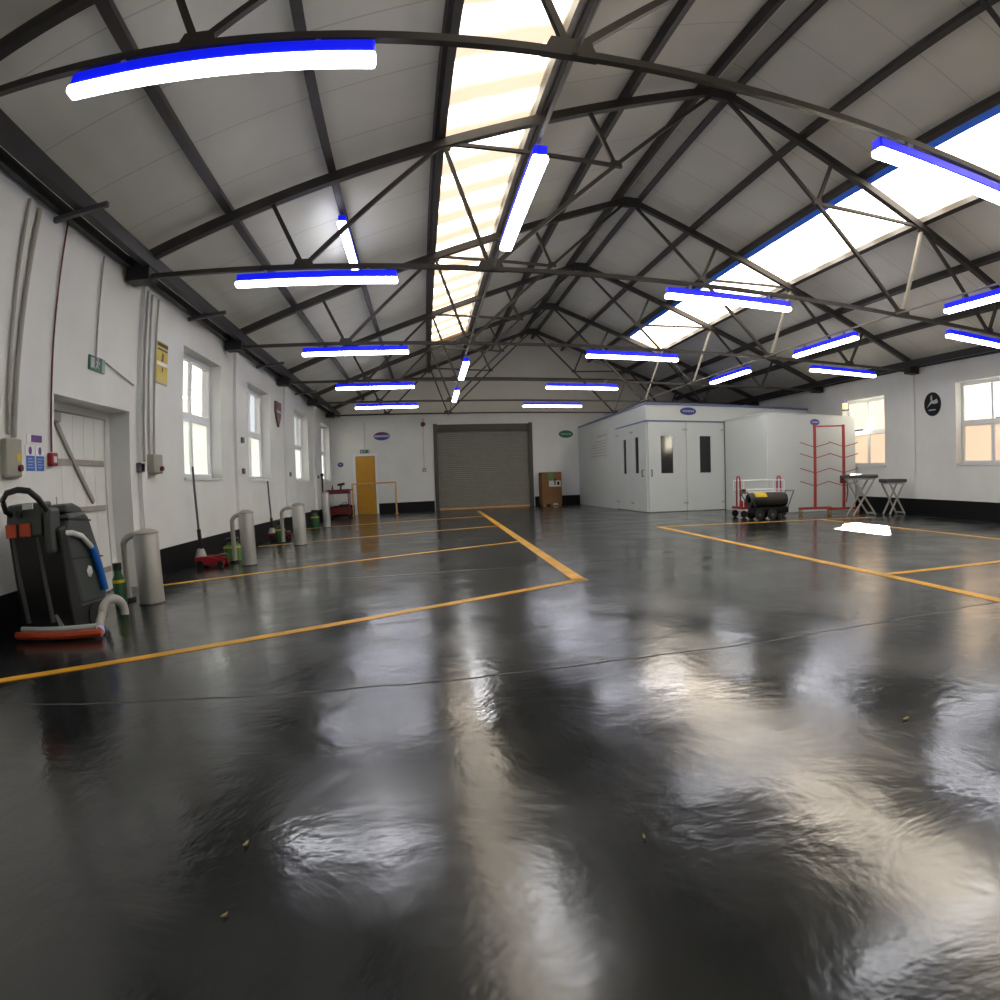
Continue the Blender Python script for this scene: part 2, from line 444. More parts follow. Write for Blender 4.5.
# windows: frame, transom, mullion, clear panes over frosted panes, sill
def window(i, side, y0, y1, z0, z1, frost):
    d = -1 if side == 'L' else 1
    xi = 0.0 if side == 'L' else W
    def X(a): return xi + d * a
    def bx(m, a, b, ya, yb, za, zb):
        m.box((min(X(a), X(b)), ya, za), (max(X(a), X(b)), yb, zb))
    zt = z0 + (z1 - z0) * 0.50; ym = (y0 + y1) / 2
    m = MB(); t = 0.075
    bx(m, 0.20, 0.28, y0, y0 + t, z0, z1); bx(m, 0.20, 0.28, y1 - t, y1, z0, z1)
    bx(m, 0.20, 0.28, y0 + t, y1 - t, z0, z0 + t); bx(m, 0.20, 0.28, y0 + t, y1 - t, z1 - t, z1)
    o = m.build('window_%d' % i, UPVC)
    m = MB(); bx(m, 0.19, 0.27, y0 + t, y1 - t, zt - 0.06, zt + 0.06); m.build('transom', UPVC, o)
    m = MB(); bx(m, 0.21, 0.27, ym - 0.045, ym + 0.045, z0 + t, zt - 0.06); bx(m, 0.21, 0.27, ym - 0.03, ym + 0.03, zt + 0.06, z1 - t); m.build('mullion', UPVC, o)
    for ya, yb in ((y0 + t, ym - 0.03), (ym + 0.03, y1 - t)):
        m = MB(); bx(m, 0.238, 0.242, ya, yb, zt + 0.06, z1 - t); m.build('pane', GLASS, o)
        m = MB(); bx(m, 0.238, 0.242, ya, yb, z0 + t, zt - 0.06); tag(m.build('frosted_pane', frost, o), 'frosted lower pane')
    m = MB(); bx(m, -0.03, 0.20, y0 - 0.04, y1 + 0.04, z0 - 0.035, z0); m.build('window_sill', UPVC, o)
    return o
LWL = ['nearest window of the left wall, right of the yellow sign', 'second window of the left wall, beside the wooden shield plaque', 'third narrow-looking window of the left wall', 'last window of the left wall, by the far corner']
for i, q in enumerate(LW): struct(window(i + 1, 'L', *q, FROST), LWL[i], 'window')
RWL = ['unseen right wall window, added to let in light', 'large right wall window beside the round black plaque', 'right wall window partly behind the white enclosure']
for i, q in enumerate(RW): struct(window(i + 5, 'R', *q, FROSTW), RWL[i], 'window')

# recessed boarded door in the left wall
o = MB().box((-0.33, 5.70, 0.0), (-0.27, 5.80, 2.04)).box((-0.33, 7.30, 0.0), (-0.27, 7.42, 2.04)).box((-0.33, 5.80, 1.96), (-0.27, 7.30, 2.04)).build('door_1', WALL)
struct(o, 'white boarded door set in a deep recess of the left wall', 'door')
m = MB()
for k in range(6): m.box((-0.325, 5.81 + k * 0.248, 0.02), (-0.29, 5.81 + k * 0.248 + 0.243, 1.95))
m.build('door_leaf', WALL, o)
m = MB()
for z in (0.25, 0.95, 1.45): m.bar((-0.283, 5.85, z), (-0.283, 7.25, z), 0.02, 0.06, (1, 0, 0))
m.bar((-0.275, 6.15, 1.86), (-0.275, 6.95, 1.02), 0.03, 0.05, (1, 0, 0))
m.build('door_brace', PALE, o)
MB().box((-0.285, 6.02, 0.98), (-0.25, 6.12, 1.10)).build('door_latch', PALE, o)
MB().box((-0.29, 5.86, 1.84), (-0.22, 6.20, 1.93), 0.01).build('door_closer', GREYC, o)
MB().box((-0.36, 5.70, 0.0), (-0.331, 7.42, 2.04)).build('door_backing', WALL, o)

# yellow door and roller shutter in the end wall
o = MB().box((0.80, LN - 0.05, 0), (0.88, LN, 2.24)).box((1.62, LN - 0.05, 0), (1.70, LN, 2.24)).box((0.88, LN - 0.05, 2.16), (1.62, LN, 2.24)).build('door_2', UPVC)
struct(o, 'ochre yellow flush door in the far left corner', 'door')
MB().box((0.885, LN - 0.035, 0.01), (1.615, LN - 0.005, 2.155)).build('door_leaf', OCHRE, o)
MB().tube([(1.54, LN - 0.08, 1.03), (1.46, LN - 0.08, 1.03)], 0.012).tube([(1.54, LN - 0.08, 1.03), (1.54, LN - 0.03, 1.03)], 0.012).build('door_handle', STAIN, o)
o = MB().box((3.84, LN - 0.06, 0), (3.98, LN + 0.22, 3.28)).box((7.52, LN - 0.06, 0), (7.66, LN + 0.22, 3.28)).build('door_3', SHUTD)
struct(o, 'grey slatted roller shutter in the end wall', 'door')
poly = []
z = 0.06
prof = [(0.13, 0.06)]
while z < 2.98:
    prof += [(0.105, z + 0.018), (0.105, z + 0.062), (0.13, z + 0.08)]; z += 0.08
m = MB(); rows = []
for dy, zz in prof: rows.append((m.b.verts.new((3.98, LN + dy, zz)), m.b.verts.new((7.52, LN + dy, zz))))
for a, b in zip(rows[:-1], rows[1:]): m.b.faces.new((a[0], a[1], b[1], b[0]))
for a, b in zip(rows[:-1], rows[1:]): pass
m.box((3.98, LN + 0.135, 0.02), (7.52, LN + 0.16, 3.0))
m.build('shutter_curtain', SHUTTER, o)
MB().box((3.98, LN + 0.09, 0.0), (7.52, LN + 0.17, 0.06)).build('bottom_rail', ORANGE, o)
MB().box((3.98, LN + 0.0, 2.98), (7.52, LN + 0.24, 3.25)).build('shutter_housing', SHUTD, o)

# ------------------------------------------------------------------ roof
def sheet(m, s0, s1, ya, yb, right, off=0.19, th=0.05):
    a = slope(s0, off, right); b = slope(s1, off, right); c = slope(s1, off + th, right); d = slope(s0, off + th, right)
    m.prism([(a[0], ya, a[1]), (b[0], ya, b[1]), (c[0], ya, c[1]), (d[0], ya, d[1])], (0, yb - ya, 0))
SKE = 19.35
m = MB()
for rt in (False, True):
    sheet(m, -0.06, 0.505, Y0, LN + 0.3, rt)
    sheet(m, 0.655, 1.02, Y0, LN + 0.3, rt)
    sheet(m, 0.505, 0.655, SKE, LN + 0.3, rt)
struct(m.build('ceiling', CEIL), 'grey boarded underside of the pitched roof', 'ceiling')
for rt, mt, nm, lb in ((False, SKYL, 'window_8', 'long cream skylight strip in the left roof slope'), (True, SKYR, 'window_9', 'long dazzling skylight strip in the right roof slope')):
    m = MB(); sheet(m, 0.505, 0.655, Y0, SKE, rt, 0.215, 0.015)
    o = struct(m.build(nm, mt), lb, 'skylight')
    a, b = (0.655, 0.672); m = MB(); sheet(m, a, b, Y0, SKE, rt, 0.10, 0.085); m.build('upper_kerb', BLUEFRINGE if rt else PALE, o)  # right kerb is coloured blue for the lens fringe
    if rt:
        m = MB(); sheet(m, 0.640, 0.656, Y0, SKE, rt, 0.19, 0.02); m.build('blue_fringe_strip', BLUEFRINGE, o)  # strip added to draw the blue lens fringe
    m = MB(); sheet(m, 0.490, 0.505, Y0, SKE, rt, 0.10, 0.085); m.build('lower_kerb', AMBEREDGE if rt else STEEL, o)
    m = MB(); sheet(m, 0.505, 0.655, SKE, SKE + 0.06, rt, 0.10, 0.085); m.build('end_kerb', AMBEREDGE, o)

# purlins
pn = {0.17: 'lowest', 0.3305: 'second', 0.5: 'skylight-edge', 0.672: 'upper skylight-edge', 0.8186: 'upper', 0.975: 'ridge'}
for rt in (False, True):
    for s, nm in pn.items():
        m = MB(); a = slope(s, 0.055, rt); b = slope(s, 0.185, rt)
        m.bar((*[((a[0] + b[0]) / 2)], Y0, (a[1] + b[1]) / 2), ((a[0] + b[0]) / 2, LN + 0.05, (a[1] + b[1]) / 2), 0.09, 0.13, (R - H, 0, HX) if rt is None else (HX, 0, (R - H) * (-1 if rt else 1)))
        o = m.build('purlin', STEEL)
        tag(o, 'dark %s purlin running the length of the %s roof slope' % (nm, 'right' if rt else 'left'), 'beam', 'roof purlins')

# trusses
def truss(y):
    t = thing('roof_truss', '', 'truss', (HX, y, H), 'steel roof trusses')
    def bar(nm, a, b, wd, ht, mt=STEEL): return MB().bar((a[0], y, a[1]), (b[0], y, b[1]), wd, ht).build(nm, mt, t)
    lerp = lambda a, b, s: (a[0] + (b[0] - a[0]) * s, a[1] + (b[1] - a[1]) * s)
    A = (HX, R)
    for rt in (False, True):
        E = (W - 0.02, H) if rt else (0.02, H)
        P = (W - PF, PZ) if rt else (PF, PZ)
        e = lerp((W if rt else 0, H), A, 0.006)
        R1, R2, R3 = (lerp((W if rt else 0, H), A, s) for s in (0.2333, 0.5, 0.7433))
        T = (E[0], PZ + 0.03); M1 = lerp(T, P, 0.5); M2 = lerp(A, P, 0.5)
        bar('rafter', e, A, 0.10, 0.12)
        bar('strut', R1, M1, 0.05, 0.05); bar('strut', M1, R2, 0.05, 0.05)
        bar('strut', R2, P, 0.05, 0.045, PALE if rt else STEEL)  # right strut is paler: the light falling on it is put into its colour
        bar('strut', P, A, 0.055, 0.05); bar('strut', R2, M2, 0.05, 0.045); bar('strut', R3, M2, 0.05, 0.05)
        bar('tie_bar', T, P, 0.055, 0.055)
        for (c, sx_, sz_) in ((P, 0.17, 0.10), (M1, 0.13, 0.09), (R2, 0.12, 0.09), (M2, 0.09, 0.07)):
            q = [(c[0] - sx_, y - 0.03, c[1] - sz_ * 0.3), (c[0] + sx_, y - 0.03, c[1] - sz_ * 0.3), (c[0] + sx_ * 0.7, y - 0.03, c[1] + sz_), (c[0] - sx_ * 0.7, y - 0.03, c[1] + sz_)]
            if c is R2: q = [(p[0], p[1], 2 * c[1] - p[2]) for p in q]
            MB().prism(q, (0, 0.06, 0)).build('gusset_plate', STEEL, t)
        MB().box((min(e[0], e[0] + (-0.3 if rt else 0.3)), y - 0.12, H - 0.20), (max(e[0], e[0] + (-0.3 if rt else 0.3)), y + 0.12, H + 0.10)).build('end_shoe', STEELD, t)
    bar('tie_bar', (PF, PZ), (W - PF, PZ), 0.05, 0.05)
    MB().prism([(HX - 0.32, y - 0.035, R - 0.16), (HX + 0.32, y - 0.035, R - 0.16), (HX + 0.2, y - 0.035, R + 0.05), (HX - 0.2, y - 0.035, R + 0.05)], (0, 0.07, 0)).build('ridge_gusset', STEEL, t)
    return t
TL = ['dark steel roof truss closest to the camera, over the largest tube light', 'second dark steel roof truss from the camera', 'third dark steel roof truss from the camera',
      'fourth dark steel roof truss from the camera', 'fifth dark steel roof truss, next to last before the gable', 'last dark steel roof truss, just in front of the grey gable']
T0 = truss(TY[0]); T0['label'] = TL[0]
for i in range(1, 6): copy_tree(T0, (0, TY[i] - TY[0], 0), TL[i])
MB().bar((0.1, LN - 0.05, 5.02), (W - 0.1, LN - 0.05, 5.02), 0.05, 0.05).build('gable_rail', STEEL)
tag(bpy.data.objects['gable_rail'], 'thin dark horizontal rail across the grey gable', 'rail')

# eaves beams
for rt in (False, True):
    m = MB(); sx_ = lambda x: W - x if rt else x
    m.bar((sx_(0.31), Y0, 3.73), (sx_(0.31), LN, 3.73), 0.10, 0.16, (1, 0, 0))
    o = m.build('eaves_beam', STEELD)
    tag(o, 'dark steel eaves beam along the top of the %s wall' % ('right' if rt else 'left'), 'beam')
    m = MB().bar((sx_(0.09), Y0, 3.70), (sx_(0.09), LN, 3.70), 0.07, 0.10, (1, 0, 0))
    tag(m.build('wall_plate', STEELD), 'thin dark plate between the %s wall and its eaves beam' % ('right' if rt else 'left'), 'beam')
BKL = ['in front of the recessed door', 'above the yellow sign', 'above the second left window', 'above the third left window']
for i, y in enumerate((5.36, 9.3, 13.3, 17.3)):
    tag(MB().bar((0.02, y, 3.60), (0.62, y - 0.02, 3.66), 0.05, 0.05).build('bracket_arm', GREYD), 'dark cross arm under the left eaves beam, ' + BKL[i], 'bracket', 'cross arms of the left eaves')

# ------------------------------------------------------------------ tube lights
def lamp_parts(t, c, along):
    """c is the middle of the light; along = 'x' or 'y'"""
    l = 0.93
    def B(a0, a1, w0, w1, z0, z1, bev=0.0):
        lo = (a0, w0, z0) if along == 'x' else (w0, a0, z0)
        hi = (a1, w1, z1) if along == 'x' else (w1, a1, z1)
        return MB().box([p + q for p, q in zip(lo, c)], [p + q for p, q in zip(hi, c)], bev)
    tag(B(-l, l, -0.052, 0.052, -0.002, 0.082, 0.012).build('lamp_fringe', LAMPFRINGE, t), 'blue lens fringe modelled as a glowing strip')  # no real blue part: lens fringe given shape and glow
    tag(B(-l - 0.012, l + 0.012, -0.060, 0.060, -0.060, -0.003, 0.018).build('diffuser', LAMPW, t), 'glowing white diffuser')
    for s in (-0.6, 0.6):
        B(s - 0.015, s + 0.015, -0.02, 0.02, 0.080, 0.140).build('hanger', PALE, t)
NT = ['nearest', 'second', 'third', 'fourth', 'fifth', 'last']
ZL = 3.40
lamps = []
for i in range(5):
    lamps.append((2.33 + (0.02 * i), TY[i], ZL, 'x', 'blue-fringed tube light under the left part of the %s roof truss' % NT[i]))
for i in range(5):
    lamps.append((7.54, TY[i], ZL - 0.03, 'x', 'blue-fringed tube light under the middle of the %s roof truss' % NT[i]))
for i in (1, 2):
    lamps.append((12.65, TY[i], ZL - 0.03, 'x', 'blue-fringed tube light under the right part of the %s roof truss' % NT[i]))
lamps += [(4.40, 5.06, ZL - 0.04, 'y', 'lengthwise blue-fringed tube light before the left skylight, largest of its row'),
          (4.40, 13.0, ZL - 0.04, 'y', 'lengthwise tube light below the left skylight end, upper of the small pair'),
          (4.40, 16.8, ZL - 0.04, 'y', 'lengthwise tube light above the roller shutter, lower of the small pair'),
          (10.50, 5.16, ZL - 0.04, 'y', 'lengthwise tube light on the right rail nearest the camera'),
          (10.50, 9.08, ZL - 0.04, 'y', 'lengthwise tube light on the right rail, middle one'),
          (10.50, 12.8, ZL - 0.04, 'y', 'lengthwise tube light on the right rail just before the white booth'),
          (2.46, 9.14, 4.565, 'y', 'tube light fixed high on the left roof slope behind the second truss')]
for x, y, z, al, lb in lamps:
    t = thing('tube_light', lb, 'light', (x, y, z), 'blue and white tube lights')
    if al == 'y' and z < 4: z += 0.009
    lamp_parts(t, (x, y, z), al)
for x, lb in ((4.40, 'left'), (10.50, 'right')):
    tag(MB().tube([(x, Y0, PZ - 0.003), (x, LN - 0.5, PZ - 0.003)], 0.016, 8).build('lighting_rail', PALE), 'thin lengthwise conduit carrying tube lights on the %s side of the hall' % lb, 'rail')

# ------------------------------------------------------------------ floor lines
def line(name, a, b, wd, label):
    m = MB().bar((*a, 0.002), (*b, 0.002), wd, 0.004, (b[1] - a[1], -(b[0] - a[0]), 0))
    struct(m.build(name, YELLOWL), label, 'floor line')
line('floor_line', (-0.0 + 0.05, 3.13), (5.09, 5.80), 0.10, 'nearest yellow line crossing the left of the floor')
line('floor_line', (0.10, 7.26), (5.12, 10.00), 0.09, 'second yellow bay line on the left')
line('floor_line', (0.30, 11.99), (5.20, 13.81), 0.09, 'third yellow bay line on the left')
line('floor_line', (0.30, 16.65), (5.28, 18.18), 0.09, 'fourth yellow bay line on the left')
line('floor_line', (5.03, 5.72), (5.31, 21.7), 0.13, 'yellow line joining the ends of the left bays')
line('floor_line', (7.72, 2.6), (8.03, 11.30), 0.12, 'yellow line along the right of the centre aisle')
line('floor_line', (8.0, 11.24), (13.3, 10.95), 0.09, 'yellow line in front of the space heater')
line('floor_line', (11.81, 10.95), (11.60, 2.6), 0.09, 'yellow line towards the right wall')
line('floor_line', (7.86, 4.56), (11.66, 4.45), 0.10, 'short yellow line across the right bay')

# ------------------------------------------------------------------ spray booth
BX, BY, BT = 9.53, 15.94, 3.03
t = thing('spray_booth', 'large white panelled spray booth with four narrow dark windows', 'booth', (BX + 2.7, BY + 3, 0))
DY = 18.75
m = MB().box((BX, DY, 0), (BX + 0.06, LN - 0.03, BT))
tag(m.build('side_wall', WHITE, t), 'white side panels facing the shutter')
m = MB().box((BX, BY, 2.60), (BX + 0.06, DY, BT)).box((BX + 0.06, BY, 2.60), (W - 0.06, BY + 0.06, BT)).box((12.04, BY, 0), (W - 0.06, BY + 0.06, 2.60))
m.build('front_wall', WHITE, t)
MB().box((BX - 0.02, BY - 0.02, BT), (W - 0.06, LN - 0.03, BT + 0.07)).build('booth_roof', TRIMB, t)
tag(MB().box((BX - 0.015, BY - 0.015, 2.565), (BX, DY, 2.60)).box((BX - 0.015, BY - 0.015, 2.565), (12.04, BY, 2.60)).build('door_header', TRIMB, t), 'blue-grey strip above the doors')
tag(MB().box((11.965, BY - 0.03, 0), (12.04, BY - 0.001, 2.58)).build('door_jamb', SHUTD, t), 'dark brown jamb')
def leaf_front(x0, x1, wx0, wx1, wz0=1.10, wz1=2.16):
    m = MB()
    m.box((x0, BY + 0.0, 0.015), (wx0, BY + 0.05, 2.56)).box((wx1, BY, 0.015), (x1, BY + 0.05, 2.56)).box((wx0, BY, 0.015), (wx1, BY + 0.05, wz0)).box((wx0, BY, wz1), (wx1, BY + 0.05, 2.56))
    o = m.build('booth_door', WHITE, t)
    MB().box((wx0, BY + 0.02, wz0), (wx1, BY + 0.035, wz1)).build('door_window', DARKIN, o)
    for z in (0.22, 2.32): MB().box((x1 - 0.10, BY - 0.02, z), (x1 + 0.04, BY, z + 0.05)).build('hinge', STAIN, o)
    return o
def leaf_side(y0, y1, wy0, wy1, wz0=1.12, wz1=2.17):
    m = MB()
    m.box((BX, y0, 0.015), (BX + 0.05, wy0, 2.56)).box((BX, wy1, 0.015), (BX + 0.05, y1, 2.56)).box((BX, wy0, 0.015), (BX + 0.05, wy1, wz0)).box((BX, wy0, wz1), (BX + 0.05, wy1, 2.56))
    o = m.build('booth_door', WHITE, t)
    MB().box((BX + 0.02, wy0, wz0), (BX + 0.035, wy1, wz1)).build('door_window', DARKIN, o)
    for z in (0.22, 2.32): MB().box((BX - 0.02, y1 - 0.2, z), (BX, y1 + 0.03, z + 0.05)).build('hinge', STAIN, o)
    return o
d1 = leaf_front(BX + 0.052, 10.74, 9.96, 10.33)
leaf_front(10.75, 11.96, 11.17, 11.52)
d2 = leaf_side(BY + 0.055, 17.32, 16.62, 16.92)
leaf_side(17.33, DY - 0.01, 17.75, 18.02)
MB().tube([(BX + 0.13, BY, 1.20), (BX + 0.13, BY - 0.06, 1.20), (BX + 0.13, BY - 0.06, 1.02), (BX + 0.13, BY, 1.02)], 0.015, 8).build('door_handle', GREYD, d1)
MB().tube([(BX, BY + 0.25, 1.20), (BX - 0.06, BY + 0.25, 1.20), (BX - 0.06, BY + 0.25, 1.02), (BX, BY + 0.25, 1.02)], 0.015, 8).build('door_handle', GREYD, d2)
m = MB()
for k in range(6): m.box((BX + 0.058, BY + 0.0601, 2.58), (BX + 0.06, BY + 0.07, 2.59))
m.b.free()
# interior back so the dark windows look into a dim booth is closed by the side wall and roof
def ellipse(c, rx, rz, n=36, ax=(1, 0, 0)):
    ax = Vector(ax)
    return [Vector(c) + ax * rx * math.cos(2 * math.pi * k / n) + Vector((0, 0, rz * math.sin(2 * math.pi * k / n))) for k in range(n)]
def badge(name, c, rx, rz, nrm, ax, mt_top, mt_bot, band, label, letters=0, parts=('badge_border',)):
    """oval enamel badge: upper and lower fields with a pale lettered band"""
    c = Vector(c); nv = Vector(nrm)
    t_ = thing(name, label, 'sign', c)
    MB().prism(ellipse(c, rx, rz, 36, ax), nv * 0.02).build('plate', mt_bot, t_)
    up = [p for p in ellipse(c + nv * 0.021, rx * 0.93, rz * 0.90, 48, ax) if p.z >= c.z + 0.28 * rz]
    MB().prism(up, nv * 0.006).build('upper_field', mt_top, t_)
    if letters:
        m_ = MB(); wd = rx * 1.45 / letters
        for k in range(letters):
            x = -rx * 0.72 + (k + 0.5) * wd
            p = c + Vector(ax) * x + nv * 0.024
            q = Vector(ax) * wd * 0.34
            zz = Vector((0, 0, rz * 0.22))
            m_.prism([p - q - zz, p + q - zz, p + q + zz, p - q + zz], nv * 0.006)
        m_.build('lettering', band, t_)
    else:
        mid = [p for p in ellipse(c + nv * 0.021, rx * 0.93, rz * 0.90, 72, ax) if abs(p.z - c.z) <= 0.27 * rz]
        mid.sort(key=lambda p: math.atan2(p.z - c.z, (p - c).dot(Vector(ax))))
        MB().prism(mid, nv * 0.006).build('band', band, t_)
    return t_
badge('oval_sign', (10.82, BY - 0.0, 2.87), 0.25, 0.11, (0, -1, 0), (1, 0, 0), NAVY, NAVY, LBLUE, 'oval blue badge with pale lettering above the booth doors', 7)
badge('oval_sign', (1.90, LN, 2.88), 0.31, 0.155, (0, -1, 0), (1, 0, 0), DRED, NAVY, LBLUE, 'oval red and navy badge on the end wall left of the shutter')
badge('oval_sign', (9.02, LN, 2.81), 0.29, 0.15, (0, -1, 0), (1, 0, 0), DGREEN, DGREEN, mat('pale_green_lettering', (0.2, 0.42, 0.32), 0.5), 'oval green badge on the end wall between shutter and booth', 5)
# notice on booth side
t = thing('paper_notice', 'faint pale printed notice sheet on the booth side panel', 'notice', (BX, 20.9, 2.1))
MB().box((BX - 0.008, 19.65, 1.66), (BX, 22.1, 2.68)).build('sheet', PAPER, t)
m = MB()
for k in range(6): m.box((BX - 0.011, 19.85, 1.78 + k * 0.10), (BX - 0.008, 21.8 - 0.2 * (k % 3), 1.82 + k * 0.10))
m.box((BX - 0.011, 19.8, 2.45), (BX - 0.008, 21.0, 2.52))
m.build('printed_lines', PAPERG, t)

# white plant enclosure before the booth
t = thing('plant_enclosure', 'plain white box enclosure standing in front of the booth right end', 'enclosure', (13.4, 14.7, 0))
m = MB().box((11.97, 13.55, 0.0), (14.9, 15.90, 2.60))
m.build('body', WHITE, t, bevel=0.01)
MB().box((11.96, 13.54, 2.60), (14.91, 15.90, 2.635)).build('lid', WHITE, t)
for x, y in ((12.5, 14.9), (13.2, 14.5)): MB().box((x, y, 2.635), (x + 0.35, y + 0.3, 2.75), 0.02).build('vent_cap', TRIMB, t)

# ------------------------------------------------------------------ red panel rack
t = thing('panel_rack', 'red two-post rack with upswept arms in front of the white enclosure', 'rack', (13.15, 12.4, 0))
P1, P2 = (12.87, 12.7), (13.40, 12.2)
for k, (p, zt) in enumerate(((P1, 2.27), (P2, 2.25))):
    m = MB().bar((p[0], p[1], 0.16), (p[0], p[1], zt), 0.055, 0.055); m.build('post', RACKR, t)
    MB().bar((p[0] - 0.50, p[1], 0.15), (p[0] + 0.50, p[1], 0.15), 0.06, 0.06).build('foot_bar', RACKR, t)
    for z in (0.72, 1.05, 1.42, 1.70):
        for s in (-1, 1):
            MB().tube([(p[0] + s * 0.02, p[1], z), (p[0] + s * 0.46, p[1], z + 0.11)], 0.011, 8).build('arm', RACKR, t)
    for s in (-0.45, 0.45):
        o = MB().lathe((p[0] + s, p[1] - 0.02, 0.062), [(0, 0), (0.06, 0), (0.06, 0.035), (0, 0.035)], (0, 1, 0), 16).build('caster', LEAFY, t)
        MB().box((p[0] + s - 0.02, p[1] - 0.03, 0.07), (p[0] + s + 0.02, p[1] + 0.03, 0.125)).build('caster_fork', STAIN, o)
MB().bar((P1[0], P1[1], 2.22), (P2[0], P2[1], 2.22), 0.035, 0.035).build('top_bar', RACKR, t)
MB().bar((P1[0] + 0.02, P1[1] - 0.03, 0.15), (P2[0] - 0.02, P2[1] + 0.03, 0.15), 0.05, 0.05).build('base_link', RACKR, t)
MB().box((P2[0] - 0.10, P2[1] - 0.06, 0.78), (P2[0] + 0.06, P2[1] + 0.05, 0.98), 0.02).build('clamp', DRED, t)
MB().tube([(P2[0] + 0.03, P2[1] - 0.05, 0.95), (P2[0] + 0.08, P2[1] - 0.06, 0.6), (P2[0] + 0.04, P2[1] - 0.05, 0.3)], 0.015, 8).build('hose', DRED, t)
badge('oval_sign', (13.50, 13.55, 2.42), 0.15, 0.085, (0, -1, 0), (1, 0, 0), NAVY, NAVY, LBLUE, 'small blue oval badge on the white enclosure behind the red rack', 5)

# ------------------------------------------------------------------ trestles
def trestle(x0, x1, y, ht, label):
    t = thing('work_stand', label, 'stand', ((x0 + x1) / 2, y, 0), 'folding work stands')
    MB().box((x0, y - 0.16, ht - 0.09), (x1, y + 0.16, ht), 0.025).build('padded_top', GREYD, t)
    MB().box((x0 + 0.06, y - 0.13, ht - 0.13), (x1 - 0.06, y + 0.13, ht - 0.09)).build('top_frame', STAIN, t)
    for dy in (-0.15, 0.15):
        MB().bar((x0 + 0.10, y + dy, ht - 0.11), (x1 - 0.08, y + dy, 0.015), 0.035, 0.035).build('leg', GREYC, t)
        MB().bar((x1 - 0.10, y + dy * 0.8, ht - 0.11), (x0 + 0.14, y + dy * 0.8, 0.015), 0.035, 0.035).build('leg', GREYC, t)
    MB().bar((x1 - 0.09, y - 0.15, 0.05), (x1 - 0.09, y + 0.15, 0.05), 0.03, 0.03).build('stretcher', GREYC, t)
    return t
trestle(13.00, 13.90, 11.62, 1.00, 'taller grey folding work stand beside the red rack')
trestle(14.02, 14.72, 11.45, 0.89, 'lower grey folding work stand close to the right wall')

# ------------------------------------------------------------------ space heater and trolley
HY = 11.85
t = thing('space_heater', 'black cylindrical space heater on wheels with a yellow label', 'heater', (10.9, HY, 0))
MB().lathe((10.42, HY, 0.44), [(0.06, 0.02), (0.15, 0.0), (0.165, 0.06), (0.165, 0.9), (0.15, 0.96), (0.12, 0.96), (0.12, 0.90), (0, 0.90)], (1, 0, 0), 28).build('barrel', BLACKP, t, True)
m = MB()
for k in range(5):
    a0, a1 = math.radians(100 + 11 * k), math.radians(111 + 11 * k)
    q = [(10.52, HY + 0.170 * math.cos(a), 0.44 + 0.170 * math.sin(a)) for a in (a0, a1)]
    m.prism([q[0], q[1], (10.82, q[1][1], q[1][2]), (10.82, q[0][1], q[0][2])], (0, -0.002, 0.002))
m.build('yellow_label', YEL, t)
MB().lathe((10.42, HY, 0.44), [(0.1675, 0.40), (0.172, 0.40), (0.172, 0.86), (0.1675, 0.86)], (1, 0, 0), 28).build('heat_shield', mat('dark_olive_metal', (0.03, 0.028, 0.02), 0.4, 0.3), t, True)
MB().box((10.48, HY - 0.16, 0.14), (11.40, HY + 0.16, 0.28), 0.03).build('fuel_tank', BLACK, t)
for dx, dy in ((10.60, -0.2), (10.93, -0.2), (10.60, 0.17), (10.93, 0.17)):
    o = MB().lathe((dx, HY + dy, 0.115), [(0, 0), (0.06, 0), (0.115, 0.005), (0.115, 0.05), (0, 0.05)], (0, 1, 0), 24).build('wheel', RUBBER, t, True)
    MB().lathe((dx, HY + dy - 0.004, 0.115), [(0, 0), (0.035, 0), (0.035, 0.008), (0, 0.008)], (0, 1, 0), 12).build('hub', GREYD, o)
MB().box((11.14, HY - 0.1, 0.0), (11.22, HY + 0.1, 0.15), 0.015).build('leg', BLACKP, t)
MB().tube([(10.52, HY - 0.17, 0.28), (10.30, HY - 0.17, 0.62), (10.30, HY + 0.17, 0.62), (10.52, HY + 0.17, 0.28)], 0.014, 8).build('handle', GREYD, t)
MB().tube([(11.36, HY - 0.17, 0.28), (11.52, HY - 0.17, 0.64), (11.52, HY + 0.17, 0.64), (11.36, HY + 0.17, 0.28)], 0.014, 8).build('handle', GREYD, t)
TYY = 12.75
t = thing('wheeled_trolley', 'low red and white wheeled trolley with wire rails behind the black heater', 'trolley', (11.2, TYY, 0))
MB().box((10.62, TYY - 0.28, 0.20), (11.85, TYY + 0.28, 0.26), 0.01).build('deck', RED, t)
MB().box((10.66, TYY - 0.28, 0.26), (10.95, TYY - 0.02, 0.40), 0.02).build('red_box', RED, t)
for x in (10.66, 11.80):
    for dy in (-0.10, 0.10):
        MB().tube([(x, TYY + dy, 0.24), (x, TYY + dy * 0.75, 0.90)], 0.020, 10).build('post', RED, t)
    MB().tube(arc((x, TYY, 0.90), 0.075, 0, math.pi, 12, (0, 1, 0)), 0.02, 8).build('end_hoop', RED, t)
    MB().bar((x, TYY - 0.27, 0.24), (x, TYY + 0.27, 0.24), 0.03, 0.03).build('cross_bar', RED, t)
    for dy in (-0.25, 0.25): MB().tube([(x, TYY + dy, 0.24), (x, TYY + dy, 0.88)], 0.011, 8).build('corner_rod', UPVC, t)
for z in (0.66, 0.88):
    for dy in (-0.25, 0.25): MB().tube([(10.66, TYY + dy, z), (11.80, TYY + dy, z)], 0.012, 8).build('wire_rail', UPVC, t)
MB().box((10.70, TYY - 0.27, 0.56), (11.78, TYY + 0.27, 0.60)).build('upper_shelf', PAPER, t)
MB().box((10.62, TYY - 0.30, 0.57), (10.70, TYY - 0.20, 0.68), 0.01).build('corner_clamp', DRED, t)
